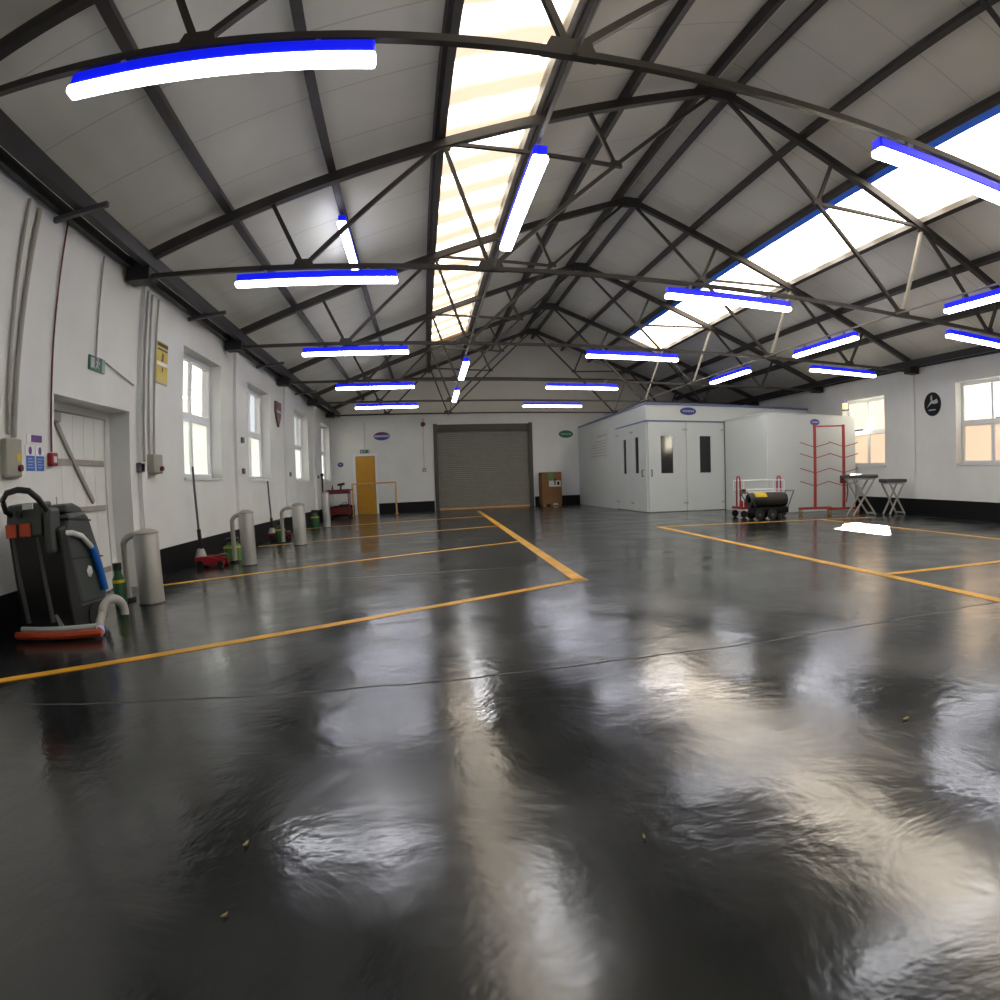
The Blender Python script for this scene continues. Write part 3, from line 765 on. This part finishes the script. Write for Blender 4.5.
for x in (10.68, 11.78):
    for dy in (-0.22, 0.22): MB().lathe((x, TYY + dy - 0.02, 0.085), [(0, 0), (0.085, 0), (0.085, 0.04), (0, 0.04)], (0, 1, 0), 18).build('wheel', RUBBER, t, True)

# ------------------------------------------------------------------ cardboard box at the end wall
t = thing('cardboard_box', 'tall brown cardboard box with a green sticker against the end wall', 'box', (8.3, 23.35, 0))
xs = lambda x, y: CX + (x - CX) * y / LN
MB().box((7.86, 23.05, 0.06), (8.64, 23.70, 1.30)).build('carton', CARD, t, bevel=0.008)
MB().box((8.10, 23.044, 0.98), (8.32, 23.05, 1.28)).build('green_sticker', LGREEN, t)
MB().box((8.14, 23.045, 0.74), (8.60, 23.05, 0.97)).build('white_label', PAPER, t)
MB().box((8.35, 23.043, 0.80), (8.40, 23.046, 1.05)).box((8.46, 23.043, 0.80), (8.55, 23.046, 0.93)).build('print', BLACK, t)
MB().box((7.90, 23.06, 0.0), (8.02, 23.66, 0.06)).box((8.20, 23.06, 0.0), (8.32, 23.66, 0.06)).box((8.48, 23.06, 0.0), (8.60, 23.66, 0.06)).build('pallet_skid', LEAFY, t)
MB().box((8.28, 23.0, 0.02), (8.46, 23.05, 0.10), 0.01).build('torn_flap', PAPER, t)

# ------------------------------------------------------------------ barrier, tool trolley by the yellow door
t = thing('guard_rail', 'slim orange tubular guard rail in front of the yellow door', 'rail', (1.6, 22.9, 0))
MB().tube([(0.83, 22.9, 1.13), (2.40, 22.9, 1.13)], 0.026, 10).build('top_rail', ORANGE, t)
for x in (0.83, 2.40):
    o = MB().tube([(x, 22.9, 0.01), (x, 22.9, 1.13)], 0.03, 10).build('post', ORANGE, t)
    MB().box((x - 0.07, 22.83, 0.0), (x + 0.07, 22.97, 0.012)).build('foot_plate', ORANGE, o)
QY = 21.4
t = thing('tool_trolley', 'dark red two-tier tool trolley in the far left corner', 'trolley', (0.5, QY, 0))
def tray(nm, z, hh):
    m = MB().box((0.14, QY - 0.25, z), (0.92, QY + 0.25, z + 0.015))
    m.box((0.14, QY - 0.25, z), (0.92, QY - 0.235, z + hh)).box((0.14, QY + 0.235, z), (0.92, QY + 0.25, z + hh)).box((0.14, QY - 0.235, z), (0.155, QY + 0.235, z + hh)).box((0.905, QY - 0.235, z), (0.92, QY + 0.235, z + hh))
    return m.build(nm, DRED, t)
tray('top_tray', 0.82, 0.15); tray('bottom_tray', 0.14, 0.22)
for x in (0.17, 0.89):
    for dy in (-0.22, 0.22):
        MB().bar((x, QY + dy, 0.1), (x, QY + dy, 0.84), 0.03, 0.03).build('leg', DRED, t)
        MB().lathe((x, QY + dy - 0.015, 0.05), [(0, 0), (0.05, 0), (0.05, 0.03), (0, 0.03)], (0, 1, 0), 14).build('caster', RUBBER, t)
MB().tube([(0.93, QY - 0.2, 0.92), (1.02, QY - 0.2, 0.95), (1.02, QY + 0.2, 0.95), (0.93, QY + 0.2, 0.92)], 0.012, 8).build('handle', GREYD, t)
t2 = thing('power_tool', 'black cordless tool standing on the red tool trolley top', 'tool', (0.62, QY, 0.84))
MB().box((0.52, QY - 0.05, 0.836), (0.66, QY + 0.05, 0.93), 0.01).build('battery', BLACKP, t2)
MB().bar((0.60, QY, 0.92), (0.64, QY, 1.10), 0.06, 0.05).build('grip', BLACKP, t2)
MB().tube([(0.52, QY, 1.12), (0.76, QY, 1.15)], 0.04, 10).build('motor_body', BLACKP, t2)
t2 = thing('spray_can', 'brown slim can standing on the red tool trolley top', 'can', (0.34, QY, 0.84))
MB().lathe((0.34, QY, 0.836), [(0, 0), (0.035, 0), (0.035, 0.19), (0.02, 0.23), (0.02, 0.26), (0, 0.26)]).build('body', WOOD, t2, True)
MB().lathe((0.34, QY, 1.094), [(0, 0), (0.012, 0), (0.012, 0.05), (0, 0.05)], n=10).build('cap', BLACKP, t2)
t2 = thing('tool_case', 'black tool case on the lower tray of the red trolley', 'case', (0.72, QY, 0.16))
MB().box((0.55, QY - 0.18, 0.157), (0.89, QY + 0.18, 0.47), 0.02).build('shell', BLACKP, t2)
MB().tube([(0.64, QY, 0.46), (0.66, QY, 0.52), (0.78, QY, 0.52), (0.80, QY, 0.46)], 0.012, 8).build('handle', BLACKP, t2)
tag(MB().lathe((0.10, 20.85, 0), [(0, 0), (0.11, 0), (0.11, 0.02), (0.03, 0.04), (0.03, 1.42), (0.055, 1.44), (0.055, 1.52), (0, 1.52)], n=16).build('dark_post', BLACKP), 'slim black post standing between the last left window and the red trolley', 'post')

# ------------------------------------------------------------------ bollards, hoops, green canisters along the left wall
def bollard(x, y, h, r, label):
    t = thing('bollard', label, 'bollard', (x, y, 0), 'grey steel bollards')
    MB().lathe((x, y, 0.012), [(0, 0), (r, 0), (r, h - 0.06), (r * 0.93, h - 0.035), (r * 0.93, h - 0.03), (0, h - 0.03)], n=28).build('body', STAIN, t, True)
    MB().lathe((x, y, 0.0), [(0, 0), (r * 1.08, 0), (r * 1.08, 0.012), (0, 0.012)], n=28).build('base_ring', GREYD, t)
    MB().lathe((x, y, h - 0.018), [(r * 1.03, 0), (r * 1.03, 0.014), (r * 0.8, 0.035), (r * 0.4, 0.05), (0, 0.054), (0, 0)], n=28).build('cap', PALE, t, True)
    return t
def hoop(x, y, h, label):
    t = thing('hose_arch', label, 'pipe', (x, y, 0), 'pale hose arches')
    pts = [(x, y, 0.01), (x, y, h - 0.12)] + [Vector((x + 0.15 - 0.15 * math.cos(a), y - 0.02, h - 0.12 + 0.12 * math.sin(a))) for a in [math.pi * k / 10 for k in range(1, 8)]]
    MB().tube(pts, 0.034, 12).build('hose', GREYC, t, True)
    MB().lathe((x, y, 0), [(0, 0), (0.075, 0), (0.075, 0.03), (0, 0.03)], n=16).build('foot', BLACKP, t)
BL = [((0.745, 6.15), 0.69, 0.13, 'nearest grey steel bollard, beside the floor scrubber'), ((0.99, 8.95), 0.74, 0.105, 'second grey steel bollard, before the second left window'),
      ((1.16, 11.78), 0.74, 0.12, 'third grey steel bollard along the left wall'), ((0.86, 16.75), 0.90, 0.10, 'farthest grey steel bollard, in front of the red trolley')]
for (x, y), h, r, lb in BL: bollard(x, y, h, r, lb)
hoop(0.36, 6.40, 0.66, 'pale arched hose just behind the nearest bollard')
hoop(0.62, 9.45, 0.70, 'pale arched hose behind the second bollard')
hoop(0.70, 12.35, 0.68, 'pale arched hose behind the third bollard')
def canister(x, y, h, r, mt, label, lid=BLACKP):
    t = thing('canister', label, 'canister', (x, y, 0), 'green canisters')
    MB().lathe((x, y, 0), [(0, 0), (r, 0), (r, h * 0.62), (r * 0.62, h * 0.74), (r * 0.62, h * 0.84), (0, h * 0.84)], n=20).build('body', mt, t, True)
    MB().lathe((x, y, h * 0.84), [(0, 0), (r * 0.72, 0), (r * 0.72, h * 0.16), (0, h * 0.16)], n=16).build('cap', lid, t)
    MB().lathe((x, y, h * 0.55), [(r * 1.01, 0), (r * 1.03, 0), (r * 1.03, h * 0.07), (r * 1.01, h * 0.07)], n=20).build('label_band', YEL, t)
    return t
canister(0.44, 6.05, 0.42, 0.065, GREEN, 'green canister with a black cap beside the nearest bollard')
canister(0.50, 9.78, 0.34, 0.15, LGREEN, 'squat light green canister left of the second bollard')
canister(0.57, 12.7, 0.42, 0.10, GREEN, 'dark green canister left of the third bollard')
canister(0.48, 17.1, 0.46, 0.12, GREEN, 'dark green canister left of the farthest bollard')

# trolley jacks with upright handles
def jack(x, y, hh, mt, label):
    t = thing('trolley_jack', label, 'jack', (x, y, 0), 'trolley jacks')
    for s in (-0.10, 0.10):
        MB().prism([(x - 0.08, y + s - 0.012, 0.04), (x + 0.36, y + s - 0.012, 0.03), (x + 0.36, y + s - 0.012, 0.09), (x + 0.1, y + s - 0.012, 0.16), (x - 0.08, y + s - 0.012, 0.15)], (0, 0.024, 0)).build('side_plate', mt, t)
    MB().bar((x + 0.02, y, 0.12), (x + 0.32, y, 0.14), 0.09, 0.05).build('lift_arm', mt, t)
    MB().lathe((x + 0.32, y, 0.15), [(0, 0), (0.05, 0), (0.055, 0.025), (0, 0.025)], n=16).build('saddle', GREYD, t)
    for dx, rr in ((0.0, 0.055), (0.31, 0.045)):
        for s in (-0.13, 0.13): MB().lathe((x + dx, y + s - 0.015, rr), [(0, 0), (rr, 0), (rr, 0.03), (0, 0.03)], (0, 1, 0), 16).build('wheel', BLACKP, t)
    MB().tube([(x, y, 0.14), (x - 0.015, y - 0.02, hh * 0.38)], 0.03, 10).build('handle_grip', BLACKP, t)
    MB().tube([(x - 0.015, y - 0.02, hh * 0.38), (x - 0.04, y - 0.05, hh)], 0.017, 10).build('handle', GREYD, t)
    MB().lathe((x - 0.02, y, 0.14), [(0.0, 0), (0.09, 0), (0.05, 0.12), (0, 0.13)], n=14).build('pump_cover', GREYC, t, True)
    return t
jack(0.25, 9.06, 1.42, RED, 'red trolley jack with a tall upright handle under the nearest window')
jack(0.27, 13.30, 1.23, DRED, 'red trolley jack with upright handle under the second window')

# ------------------------------------------------------------------ floor scrubber
t = thing('floor_scrubber', 'grey walk-behind floor scrubber with a blue hose by the recessed door', 'floor scrubber', (0.5, 5.0, 0))
m = MB()
pr = [(4.80, 0.22), (5.22, 0.20), (5.29, 0.36), (5.20, 0.62), (5.06, 0.90), (4.98, 0.96), (4.72, 0.94), (4.66, 0.70)]
m.prism([(0.24, y, z) for y, z in pr], (0.50, 0, 0)); m.build('tank', GREYP, t, bevel=0.035)
MB().prism([(0.27, y, z) for y, z in ((4.72, 0.955), (5.04, 0.905), (4.98, 0.985), (4.86, 1.02), (4.74, 1.01))], (0.44, 0, 0)).build('tank_lid', GREYP, t, bevel=0.02)
MB().prism([(0.235, y, z) for y, z in ((4.66, 0.60), (5.23, 0.56), (5.23, 0.572), (4.66, 0.612))], (0.51, 0, 0)).build('seam', BLACKP, t)
MB().prism([(0.235, y, z) for y, z in ((4.70, 0.90), (5.07, 0.865), (5.07, 0.877), (4.70, 0.912))], (0.51, 0, 0)).build('seam', BLACKP, t)
MB().prism([(0.22, y, z) for y, z in ((4.64, 0.03), (5.20, 0.05), (5.25, 0.22), (4.80, 0.24), (4.66, 0.86), (4.56, 0.84))], (0.52, 0, 0)).build('chassis', BLACKP, t, bevel=0.015)
MB().prism([(0.24, y, z) for y, z in ((4.50, 0.80), (4.66, 0.78), (4.70, 1.05), (4.54, 1.04))], (0.36, 0, 0)).build('control_console', GREYP, t, bevel=0.02)
for x in (0.26, 0.40): MB().box((x, 4.478, 0.80), (x + 0.105, 4.50, 0.90), 0.006).build('warning_pad', REDOR, t)
MB().lathe((0.40, 4.50, 0.97), [(0, 0), (0.03, 0), (0.03, 0.02), (0, 0.02)], (0, -1, 0), 16).build('dial', BLACKP, t)
MB().box((0.44, 4.49, 1.0), (0.54, 4.505, 1.04)).build('display', PAPER, t)
hp = [(x_ + 0.05, y_, z_) for x_, y_, z_ in [(0.25, 4.60, 0.94), (0.235, 4.47, 1.0), (0.26, 4.40, 1.08), (0.33, 4.37, 1.13), (0.44, 4.37, 1.145), (0.54, 4.38, 1.13), (0.60, 4.42, 1.07), (0.61, 4.52, 0.98), (0.60, 4.62, 0.92)]]
MB().tube(hp, 0.024, 10).build('handle_loop', BLACKP, t, True)
MB().box((0.62, 4.50, 0.66), (0.70, 4.66, 1.00), 0.03).build('hose_cover', GREYP, t)
for x in (0.27, 0.52): MB().tube([(x, 4.58, 0.80), (x + 0.02, 4.62, 0.14)], 0.022, 8).build('rear_strut', GREYD, t)
sq = MB().tube([(0.14 + 0.84 * k / 10, 4.62 - 0.05 * math.sin(math.pi * k / 10), 0.045) for k in range(11)], 0.032, 8).build('squeegee', REDOR, t)
MB().tube([(0.20 + 0.74 * k / 10, 4.63 - 0.05 * math.sin(math.pi * k / 10), 0.092) for k in range(11)], 0.022, 8).build('squeegee_bar', PAPERG, sq)
MB().bar((0.52, 4.66, 0.30), (0.62, 4.62, 0.10), 0.03, 0.03).build('squeegee_link', STAIN, sq)
hz = [(0.70, 4.62, 0.80), (0.755, 4.72, 0.795), (0.77, 4.85, 0.76), (0.772, 5.0, 0.66), (0.772, 5.08, 0.52), (0.772, 5.13, 0.38), (0.772, 5.15, 0.30)]
MB().tube(hz[:4], 0.022, 10).build('hose_top', PAPER, t, True)
MB().tube(hz[3:], 0.034, 10).build('blue_hose', HOSEB, t, True)
MB().lathe((0.74, 4.98, 0.47), [(0, 0), (0.05, 0), (0.03, 0.012), (0, 0.012)], (1, 0, 0), 6).build('emblem', PAPER, t)
for x in (0.21, 0.70): MB().lathe((x, 4.98, 0.11), [(0, 0), (0.11, 0), (0.11, 0.05), (0, 0.05)], (1, 0, 0), 22).build('wheel', RUBBER, t, True)
MB().lathe((0.50, 5.02, 0.02), [(0.26, 0), (0.27, 0.06), (0.1, 0.12), (0, 0.12)], n=24).build('brush_deck', BLACKP, t)
t2 = thing('coiled_hose', 'short coil of pale hose lying at the foot of the floor scrubber', 'hose', (0.98, 4.98, 0))
MB().tube([(0.92, 4.70, 0.04), (0.90, 4.76, 0.10)] + arc((0.95, 4.92, 0.13), 0.115, math.pi * 0.95, -0.25, 14, (0.45, 0.89, 0)) , 0.038, 10).build('hose', GREYC, t2, True)
MB().tube([(0.93, 4.66, 0.04), (0.92, 4.71, 0.045)], 0.043, 10).build('coupling', LBLUE, t2, True)

# ------------------------------------------------------------------ wall fittings on the left wall
def conduit(pts, r, mt, label, name='conduit'):
    return tag(MB().tube(pts, r, 8).build(name, mt), label, 'cable' if name == 'cable' else 'pipe', 'wall conduits')
conduit([(0.025, 4.86, 3.62), (0.025, 4.90, 1.62)], 0.018, GREYC, 'thin grey conduit dropping to the big grey switch box, left of the pair')
conduit([(0.03, 5.06, 3.62), (0.03, 4.98, 1.60)], 0.026, GREYC, 'thicker grey conduit dropping to the big grey switch box')
conduit([(0.02, 5.62, 3.68), (0.02, 5.61, 2.5), (0.02, 5.625, 1.50)], 0.010, DRED, 'thin dark red cable running down to the red alarm call point', 'cable')
conduit([(0.02, 6.50, 3.62), (0.02, 6.51, 2.50)], 0.010, PALE, 'thin grey conduit above the green exit sign')
conduit([(0.02, 6.75, 2.50), (0.02, 7.50, 2.36)], 0.008, PALE, 'short sloping cable right of the green exit sign', 'cable')
conduit([(0.085, 7.66, 3.55), (0.085, 7.66, 1.46)], 0.018, GREYC, 'grey conduit on the pier beside the recessed door')
conduit([(0.025, 7.92, 3.58), (0.025, 7.95, 1.56)], 0.016, GREYC, 'grey conduit dropping to the small switch box')
conduit([(0.025, 8.14, 3.58), (0.025, 8.10, 1.56)], 0.014, GREYC, 'grey conduit left of the yellow sign')
t = thing('switch_box', 'large grey switch box left of the blue signs', 'switch', (0.05, 4.97, 1.3))
MB().box((0.0, 4.80, 1.27), (0.07, 5.05, 1.58), 0.015).build('enclosure', GREYB, t)
MB().lathe((0.07, 5.00, 1.34), [(0, 0), (0.028, 0), (0.028, 0.03), (0, 0.03)], (1, 0, 0), 14).build('isolator_knob', DRED, t)
MB().box((0.07, 4.96, 1.40), (0.074, 5.02, 1.46)).build('rating_plate', YEL, t)
t = thing('switch_box', 'small grey switch box on the wall under two conduits', 'switch', (0.05, 8.03, 1.4))
MB().box((0.0, 7.88, 1.32), (0.11, 8.18, 1.56), 0.015).build('enclosure', GREYB, t)
MB().lathe((0.11, 8.10, 1.38), [(0, 0), (0.03, 0), (0.03, 0.04), (0, 0.04)], (1, 0, 0), 12).build('isolator_knob', DRED, t)
MB().box((0.0, 7.58, 1.33), (0.06, 7.72, 1.45), 0.01).build('socket', GREYD, t)
t = thing('alarm_call_point', 'red fire alarm call point left of the recessed door', 'alarm', (0.03, 5.63, 1.43))
MB().box((0.0, 5.565, 1.37), (0.06, 5.685, 1.49), 0.012).build('case', RED, t)
MB().box((0.06, 5.60, 1.40), (0.064, 5.655, 1.455)).build('glass_window', PAPER, t)
t = thing('notice_sign', 'small purple notice above the two blue signs', 'sign', (0.0, 5.33, 1.60))
MB().box((0.0, 5.22, 1.565), (0.006, 5.48, 1.64)).build('plate', UPVC, t)
MB().box((0.006, 5.29, 1.575), (0.009, 5.47, 1.635)).build('print', PURPLE, t)
for k, (ya, yb, lb) in enumerate(((5.20, 5.34, 'blue safety sign next to the grey switch box'), (5.37, 5.50, 'blue safety sign next to the red call point'))):
    t = thing('safety_sign', lb, 'sign', (0.0, (ya + yb) / 2, 1.42), 'blue safety signs')
    MB().box((0.0, ya - 0.01, 1.315), (0.006, yb + 0.01, 1.545)).build('plate', UPVC, t)
    MB().box((0.006, ya, 1.325), (0.009, yb, 1.455)).build('blue_field', BLUES, t)
    m = MB()
    for z in (1.35, 1.375, 1.40, 1.425): m.box((0.009, ya + 0.02, z), (0.0105, yb - 0.02 - 0.02 * ((k + int(z * 1000)) % 2), z + 0.008))
    m.build('text_lines', LBLUE, t)
    MB().prism(ellipse((0.006, (ya + yb) / 2, 1.50), 0.025, 0.035, 16, (0, 1, 0)), (0.003, 0, 0)).build('symbol', PURPLE, t)
def exit_sign(c, ax, nv, wd, ht, label):
    c = Vector(c); ax = Vector(ax); nv = Vector(nv); Z = Vector((0, 0, 1))
    t = thing('exit_sign', label, 'sign', c)
    def q(u0, u1, z0, z1, d0, th): return MB().prism([c + ax * u0 * wd + Z * z0 * ht + nv * d0, c + ax * u1 * wd + Z * z0 * ht + nv * d0, c + ax * u1 * wd + Z * z1 * ht + nv * d0, c + ax * u0 * wd + Z * z1 * ht + nv * d0], nv * th)
    q(-.5, .5, -.5, .5, 0, 0.02).build('panel', DGREEN, t)
    q(.30, .5, -.5, .5, 0.02, 0.002).build('pale_end', mat('pale_sign_green', (0.30, 0.40, 0.34), 0.5), t)
    m = q(-.42, -.20, -.35, .35, 0.02, 0.003); m.build('doorway_symbol', PAPERG, t)
    m = q(-.06, .04, -.05, .25, 0.02, 0.003)
    for a, b in (((0.0, -.05), (-.12, -.35)), ((0.0, -.05), (.10, -.33)), ((0, .18), (.14, .05)), ((0, .18), (-.12, .10))):
        m.bar(c + ax * a[0] * wd + Z * a[1] * ht + nv * 0.0215, c + ax * b[0] * wd + Z * b[1] * ht + nv * 0.0215, 0.003, 0.018, nv)
    m.prism(ellipse(c + ax * 0.01 * wd + Z * 0.35 * ht + nv * 0.02, 0.018, 0.018, 12, ax), nv * 0.003)
    m.build('running_figure', PAPERG, t)
    return t
exit_sign((0.0, 6.55, 2.45), (0, 1, 0), (1, 0, 0), 0.36, 0.15, 'green emergency exit sign above the recessed white door')
exit_sign((1.25, LN, 2.33), (1, 0, 0), (0, -1, 0), 0.36, 0.13, 'green emergency exit sign above the yellow door')
# yellow warning sign
t = thing('warning_sign', 'tall narrow yellow warning sign left of the nearest window', 'sign', (0.0, 8.38, 2.78))
MB().box((0.0, 8.20, 2.50), (0.012, 8.58, 3.06)).build('panel', YEL, t)
MB().box((0.012, 8.21, 2.995), (0.016, 8.57, 3.04)).box((0.012, 8.22, 2.945), (0.016, 8.56, 2.965)).build('heading', BLACKP, t)
m = MB().prism([(0.012, 8.36, 2.80), (0.012, 8.42, 2.80), (0.012, 8.44, 2.90), (0.012, 8.38, 2.92)], (0.004, 0, 0))
m.build('symbol', WOOD, t)
MB().prism([(0.012, 8.38, 2.66), (0.012, 8.41, 2.66), (0.012, 8.43, 2.72), (0.012, 8.40, 2.73)], (0.004, 0, 0)).build('lower_symbol', WOOD, t)
MB().box((0.012, 8.21, 2.745), (0.015, 8.57, 2.79)).build('white_band', UPVC, t)
MB().box((0.012, 8.21, 2.505), (0.015, 8.57, 2.525)).build('foot_strip', PAPERG, t)
# wooden shield plaque
t = thing('shield_plaque', 'brown wooden shield plaque right of the second window', 'plaque', (0.0, 15.2, 2.9))
MB().prism([(0, 14.98, 3.12), (0, 15.50, 3.12), (0, 15.52, 2.88), (0, 15.42, 2.70), (0, 15.25, 2.52), (0, 15.08, 2.70), (0, 14.97, 2.88)], (0.05, 0, 0)).build('board', WOOD, t, bevel=0.006)
MB().box((0.05, 15.04, 2.86), (0.056, 15.46, 2.91)).build('pale_band', PAPERG, t)
MB().box((0.05, 15.08, 2.94), (0.058, 15.42, 3.06)).build('dark_crest', DRED, t)
# small wall switches
SWL = ['white wall switch between the first two windows, upper', 'small grey socket between the first two windows, lower', 'small grey socket between second and third windows', 'small dark socket left of the last window']
for (y, z), lb in zip(((12.05, 2.0), (12.05, 1.42), (16.2, 1.42), (20.3, 1.40)), SWL):
    o = tag(MB().box((0.06, y - 0.07, z - 0.05), (0.10, y + 0.07, z + 0.05), 0.01).build('wall_socket', GREYD), lb, 'socket', 'wall sockets')

# round black plaque on the right wall
c = Vector((W, 10.68, 2.71))
t = thing('round_plaque', 'round black plaque with a white emblem on the right wall', 'plaque', c)
MB().prism(ellipse(c, 0.27, 0.29, 36, (0, 1, 0)), (-0.03, 0, 0)).build('disc', BLACK, t)
def tri(pts): return MB().prism([c + Vector((-0.03, -a, b)) for a, b in pts], (-0.004, 0, 0))
tri([(-0.17, -0.08), (-0.02, 0.02), (0.08, 0.0), (0.20, 0.02), (0.16, 0.12), (0.06, 0.08), (-0.02, 0.10)]).build('emblem_wing', PAPERG, t)
tri([(-0.05, 0.11), (0.01, 0.11), (0.0, 0.22), (-0.04, 0.19)]).build('emblem_head', PAPERG, t)
tri([(-0.12, -0.155), (0.12, -0.155), (0.11, -0.13), (-0.11, -0.13)]).build('emblem_bar', LBLUE, t)
# pipe elbow with bright lamp near far right window: small wall lantern
t = thing('wall_lantern', 'small cylindrical wall lantern left of the far right window', 'lamp', (W - 0.1, 14.15, 2.95))
MB().lathe((W - 0.12, 13.98, 2.83), [(0, 0), (0.09, 0), (0.09, 0.04), (0, 0.04)], n=16).build('base', GREYD, t)
MB().lathe((W - 0.12, 13.98, 2.87), [(0, 0), (0.075, 0), (0.075, 0.18), (0, 0.18)], n=16).build('lantern_glass', emit('lit_amber_lantern', (1.0, 0.62, 0.25), 1.3), t)
MB().lathe((W - 0.12, 13.98, 3.05), [(0, 0), (0.08, 0), (0.05, 0.10), (0, 0.14)], n=16).build('cap', LBLUE, t)
MB().box((W - 0.06, 13.94, 2.86), (W, 14.02, 2.90)).build('wall_arm', GREYD, t)

# end wall: fire bell, call point, blue sign
t = thing('fire_bell', 'red fire bell on the end wall just left of the shutter', 'alarm', (3.46, LN, 3.30))
MB().lathe((3.46, LN, 3.28), [(0, 0), (0.09, 0.0), (0.09, 0.05), (0.05, 0.09), (0, 0.09)], (0, -1, 0), 20).build('gong', DRED, t, True)
MB().box((3.42, LN - 0.05, 3.38), (3.50, LN, 3.50)).build('mount', PAPERG, t)
conduit([(3.46, LN - 0.015, 3.20), (3.46, LN - 0.015, 1.62)], 0.012, PAPERG, 'faint conduit from the fire bell down to its call point')
conduit([(1.25, LN - 0.015, 3.45), (1.25, LN - 0.015, 2.42)], 0.010, PAPERG, 'faint conduit rising above the yellow door exit sign')
t = thing('alarm_call_point', 'small faded red call point left of the shutter', 'alarm', (3.46, LN, 1.55))
MB().box((3.39, LN - 0.05, 1.48), (3.53, LN, 1.62), 0.01).build('case', mat('faded_red', (0.45, 0.22, 0.2), 0.5), t)
MB().box((3.43, LN - 0.054, 1.51), (3.49, LN - 0.05, 1.57)).build('glass_window', PAPER, t)
t = thing('mandatory_sign', 'small round blue sign on the end wall left of the yellow door', 'sign', (0.32, LN, 1.88))
MB().prism(ellipse((0.32, LN, 1.88), 0.11, 0.09, 24), (0, -0.012, 0)).build('disc', PURPLE, t)
MB().prism(ellipse((0.32, LN - 0.012, 1.89), 0.03, 0.03, 14), (0, -0.004, 0)).build('symbol', LBLUE, t)

# ------------------------------------------------------------------ litter on the floor
def leaf(x, y, a, s, label):
    m = MB(); pts = []
    for u, v in ((-1, 0), (-0.3, 0.34), (0.5, 0.22), (1, 0), (0.4, -0.25), (-0.4, -0.3)):
        pts.append((x + s * (u * math.cos(a) - v * math.sin(a)), y + s * (u * math.sin(a) + v * math.cos(a)), 0.003 + 0.006 * abs(u)))
    m.prism(pts, (0, 0, 0.003)); tag(m.build('dry_leaf', LEAFY), label, 'leaf', 'dry leaves on the floor')
leaf(2.99, 1.65, 1.2, 0.016, 'larger yellow dry leaf on the bare floor at lower left')
leaf(3.01, 1.31, 0.9, 0.013, 'pale dry leaf nearest the camera at lower left')
leaf(4.48, 3.09, 0.3, 0.028, 'orange scrap lying on the floor joint')
leaf(4.12, 1.41, 1.5, 0.012, 'tiny pale scrap at lower middle of the floor')
leaf(5.37, 1.72, 0.2, 0.022, 'pale scrap on the floor at lower right')

# ------------------------------------------------------------------ outside
def building(name, x0, x1, y0, y1, h, mt, label, face):
    t = thing(name, label, 'building', ((x0 + x1) / 2, (y0 + y1) / 2, 0))
    MB().box((x0, y0, -0.1), (x1, y1, h)).build('wall', mt, t)
    m = MB().box((x0 - 0.3, y0 - 0.3, h), (x1 + 0.3, y1 + 0.3, h + 0.25)); m.build('roof', GREYC, t)
    for k in range(int((y1 - y0) / 5)):
        y = y0 + 2 + k * 5
        for z in (2.0, 4.9):
            w_ = MB().box((face - 0.05, y, z), (face + 0.05, y + 1.3, z + 1.6)).build('window', UPVC, t)
            MB().box((face - 0.06, y + 0.1, z + 0.1), (face + 0.06, y + 1.2, z + 1.5)).build('pane', DARKIN, w_)
    return t
building('brick_building', 26, 34, -6, 60, 9.0, BRICKR, 'pink brick building seen through the right windows', 26)  # height shaped to keep the sun off the lower right panes
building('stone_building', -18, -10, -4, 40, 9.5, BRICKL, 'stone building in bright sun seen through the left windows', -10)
g = MB().box((-60, -60, -0.35), (80, 80, -0.16)).build('exterior_ground', mat('dark_yard_asphalt', (0.030, 0.030, 0.029), 0.8, var=0.1))
struct(g, 'dark asphalt yard outside', 'ground')
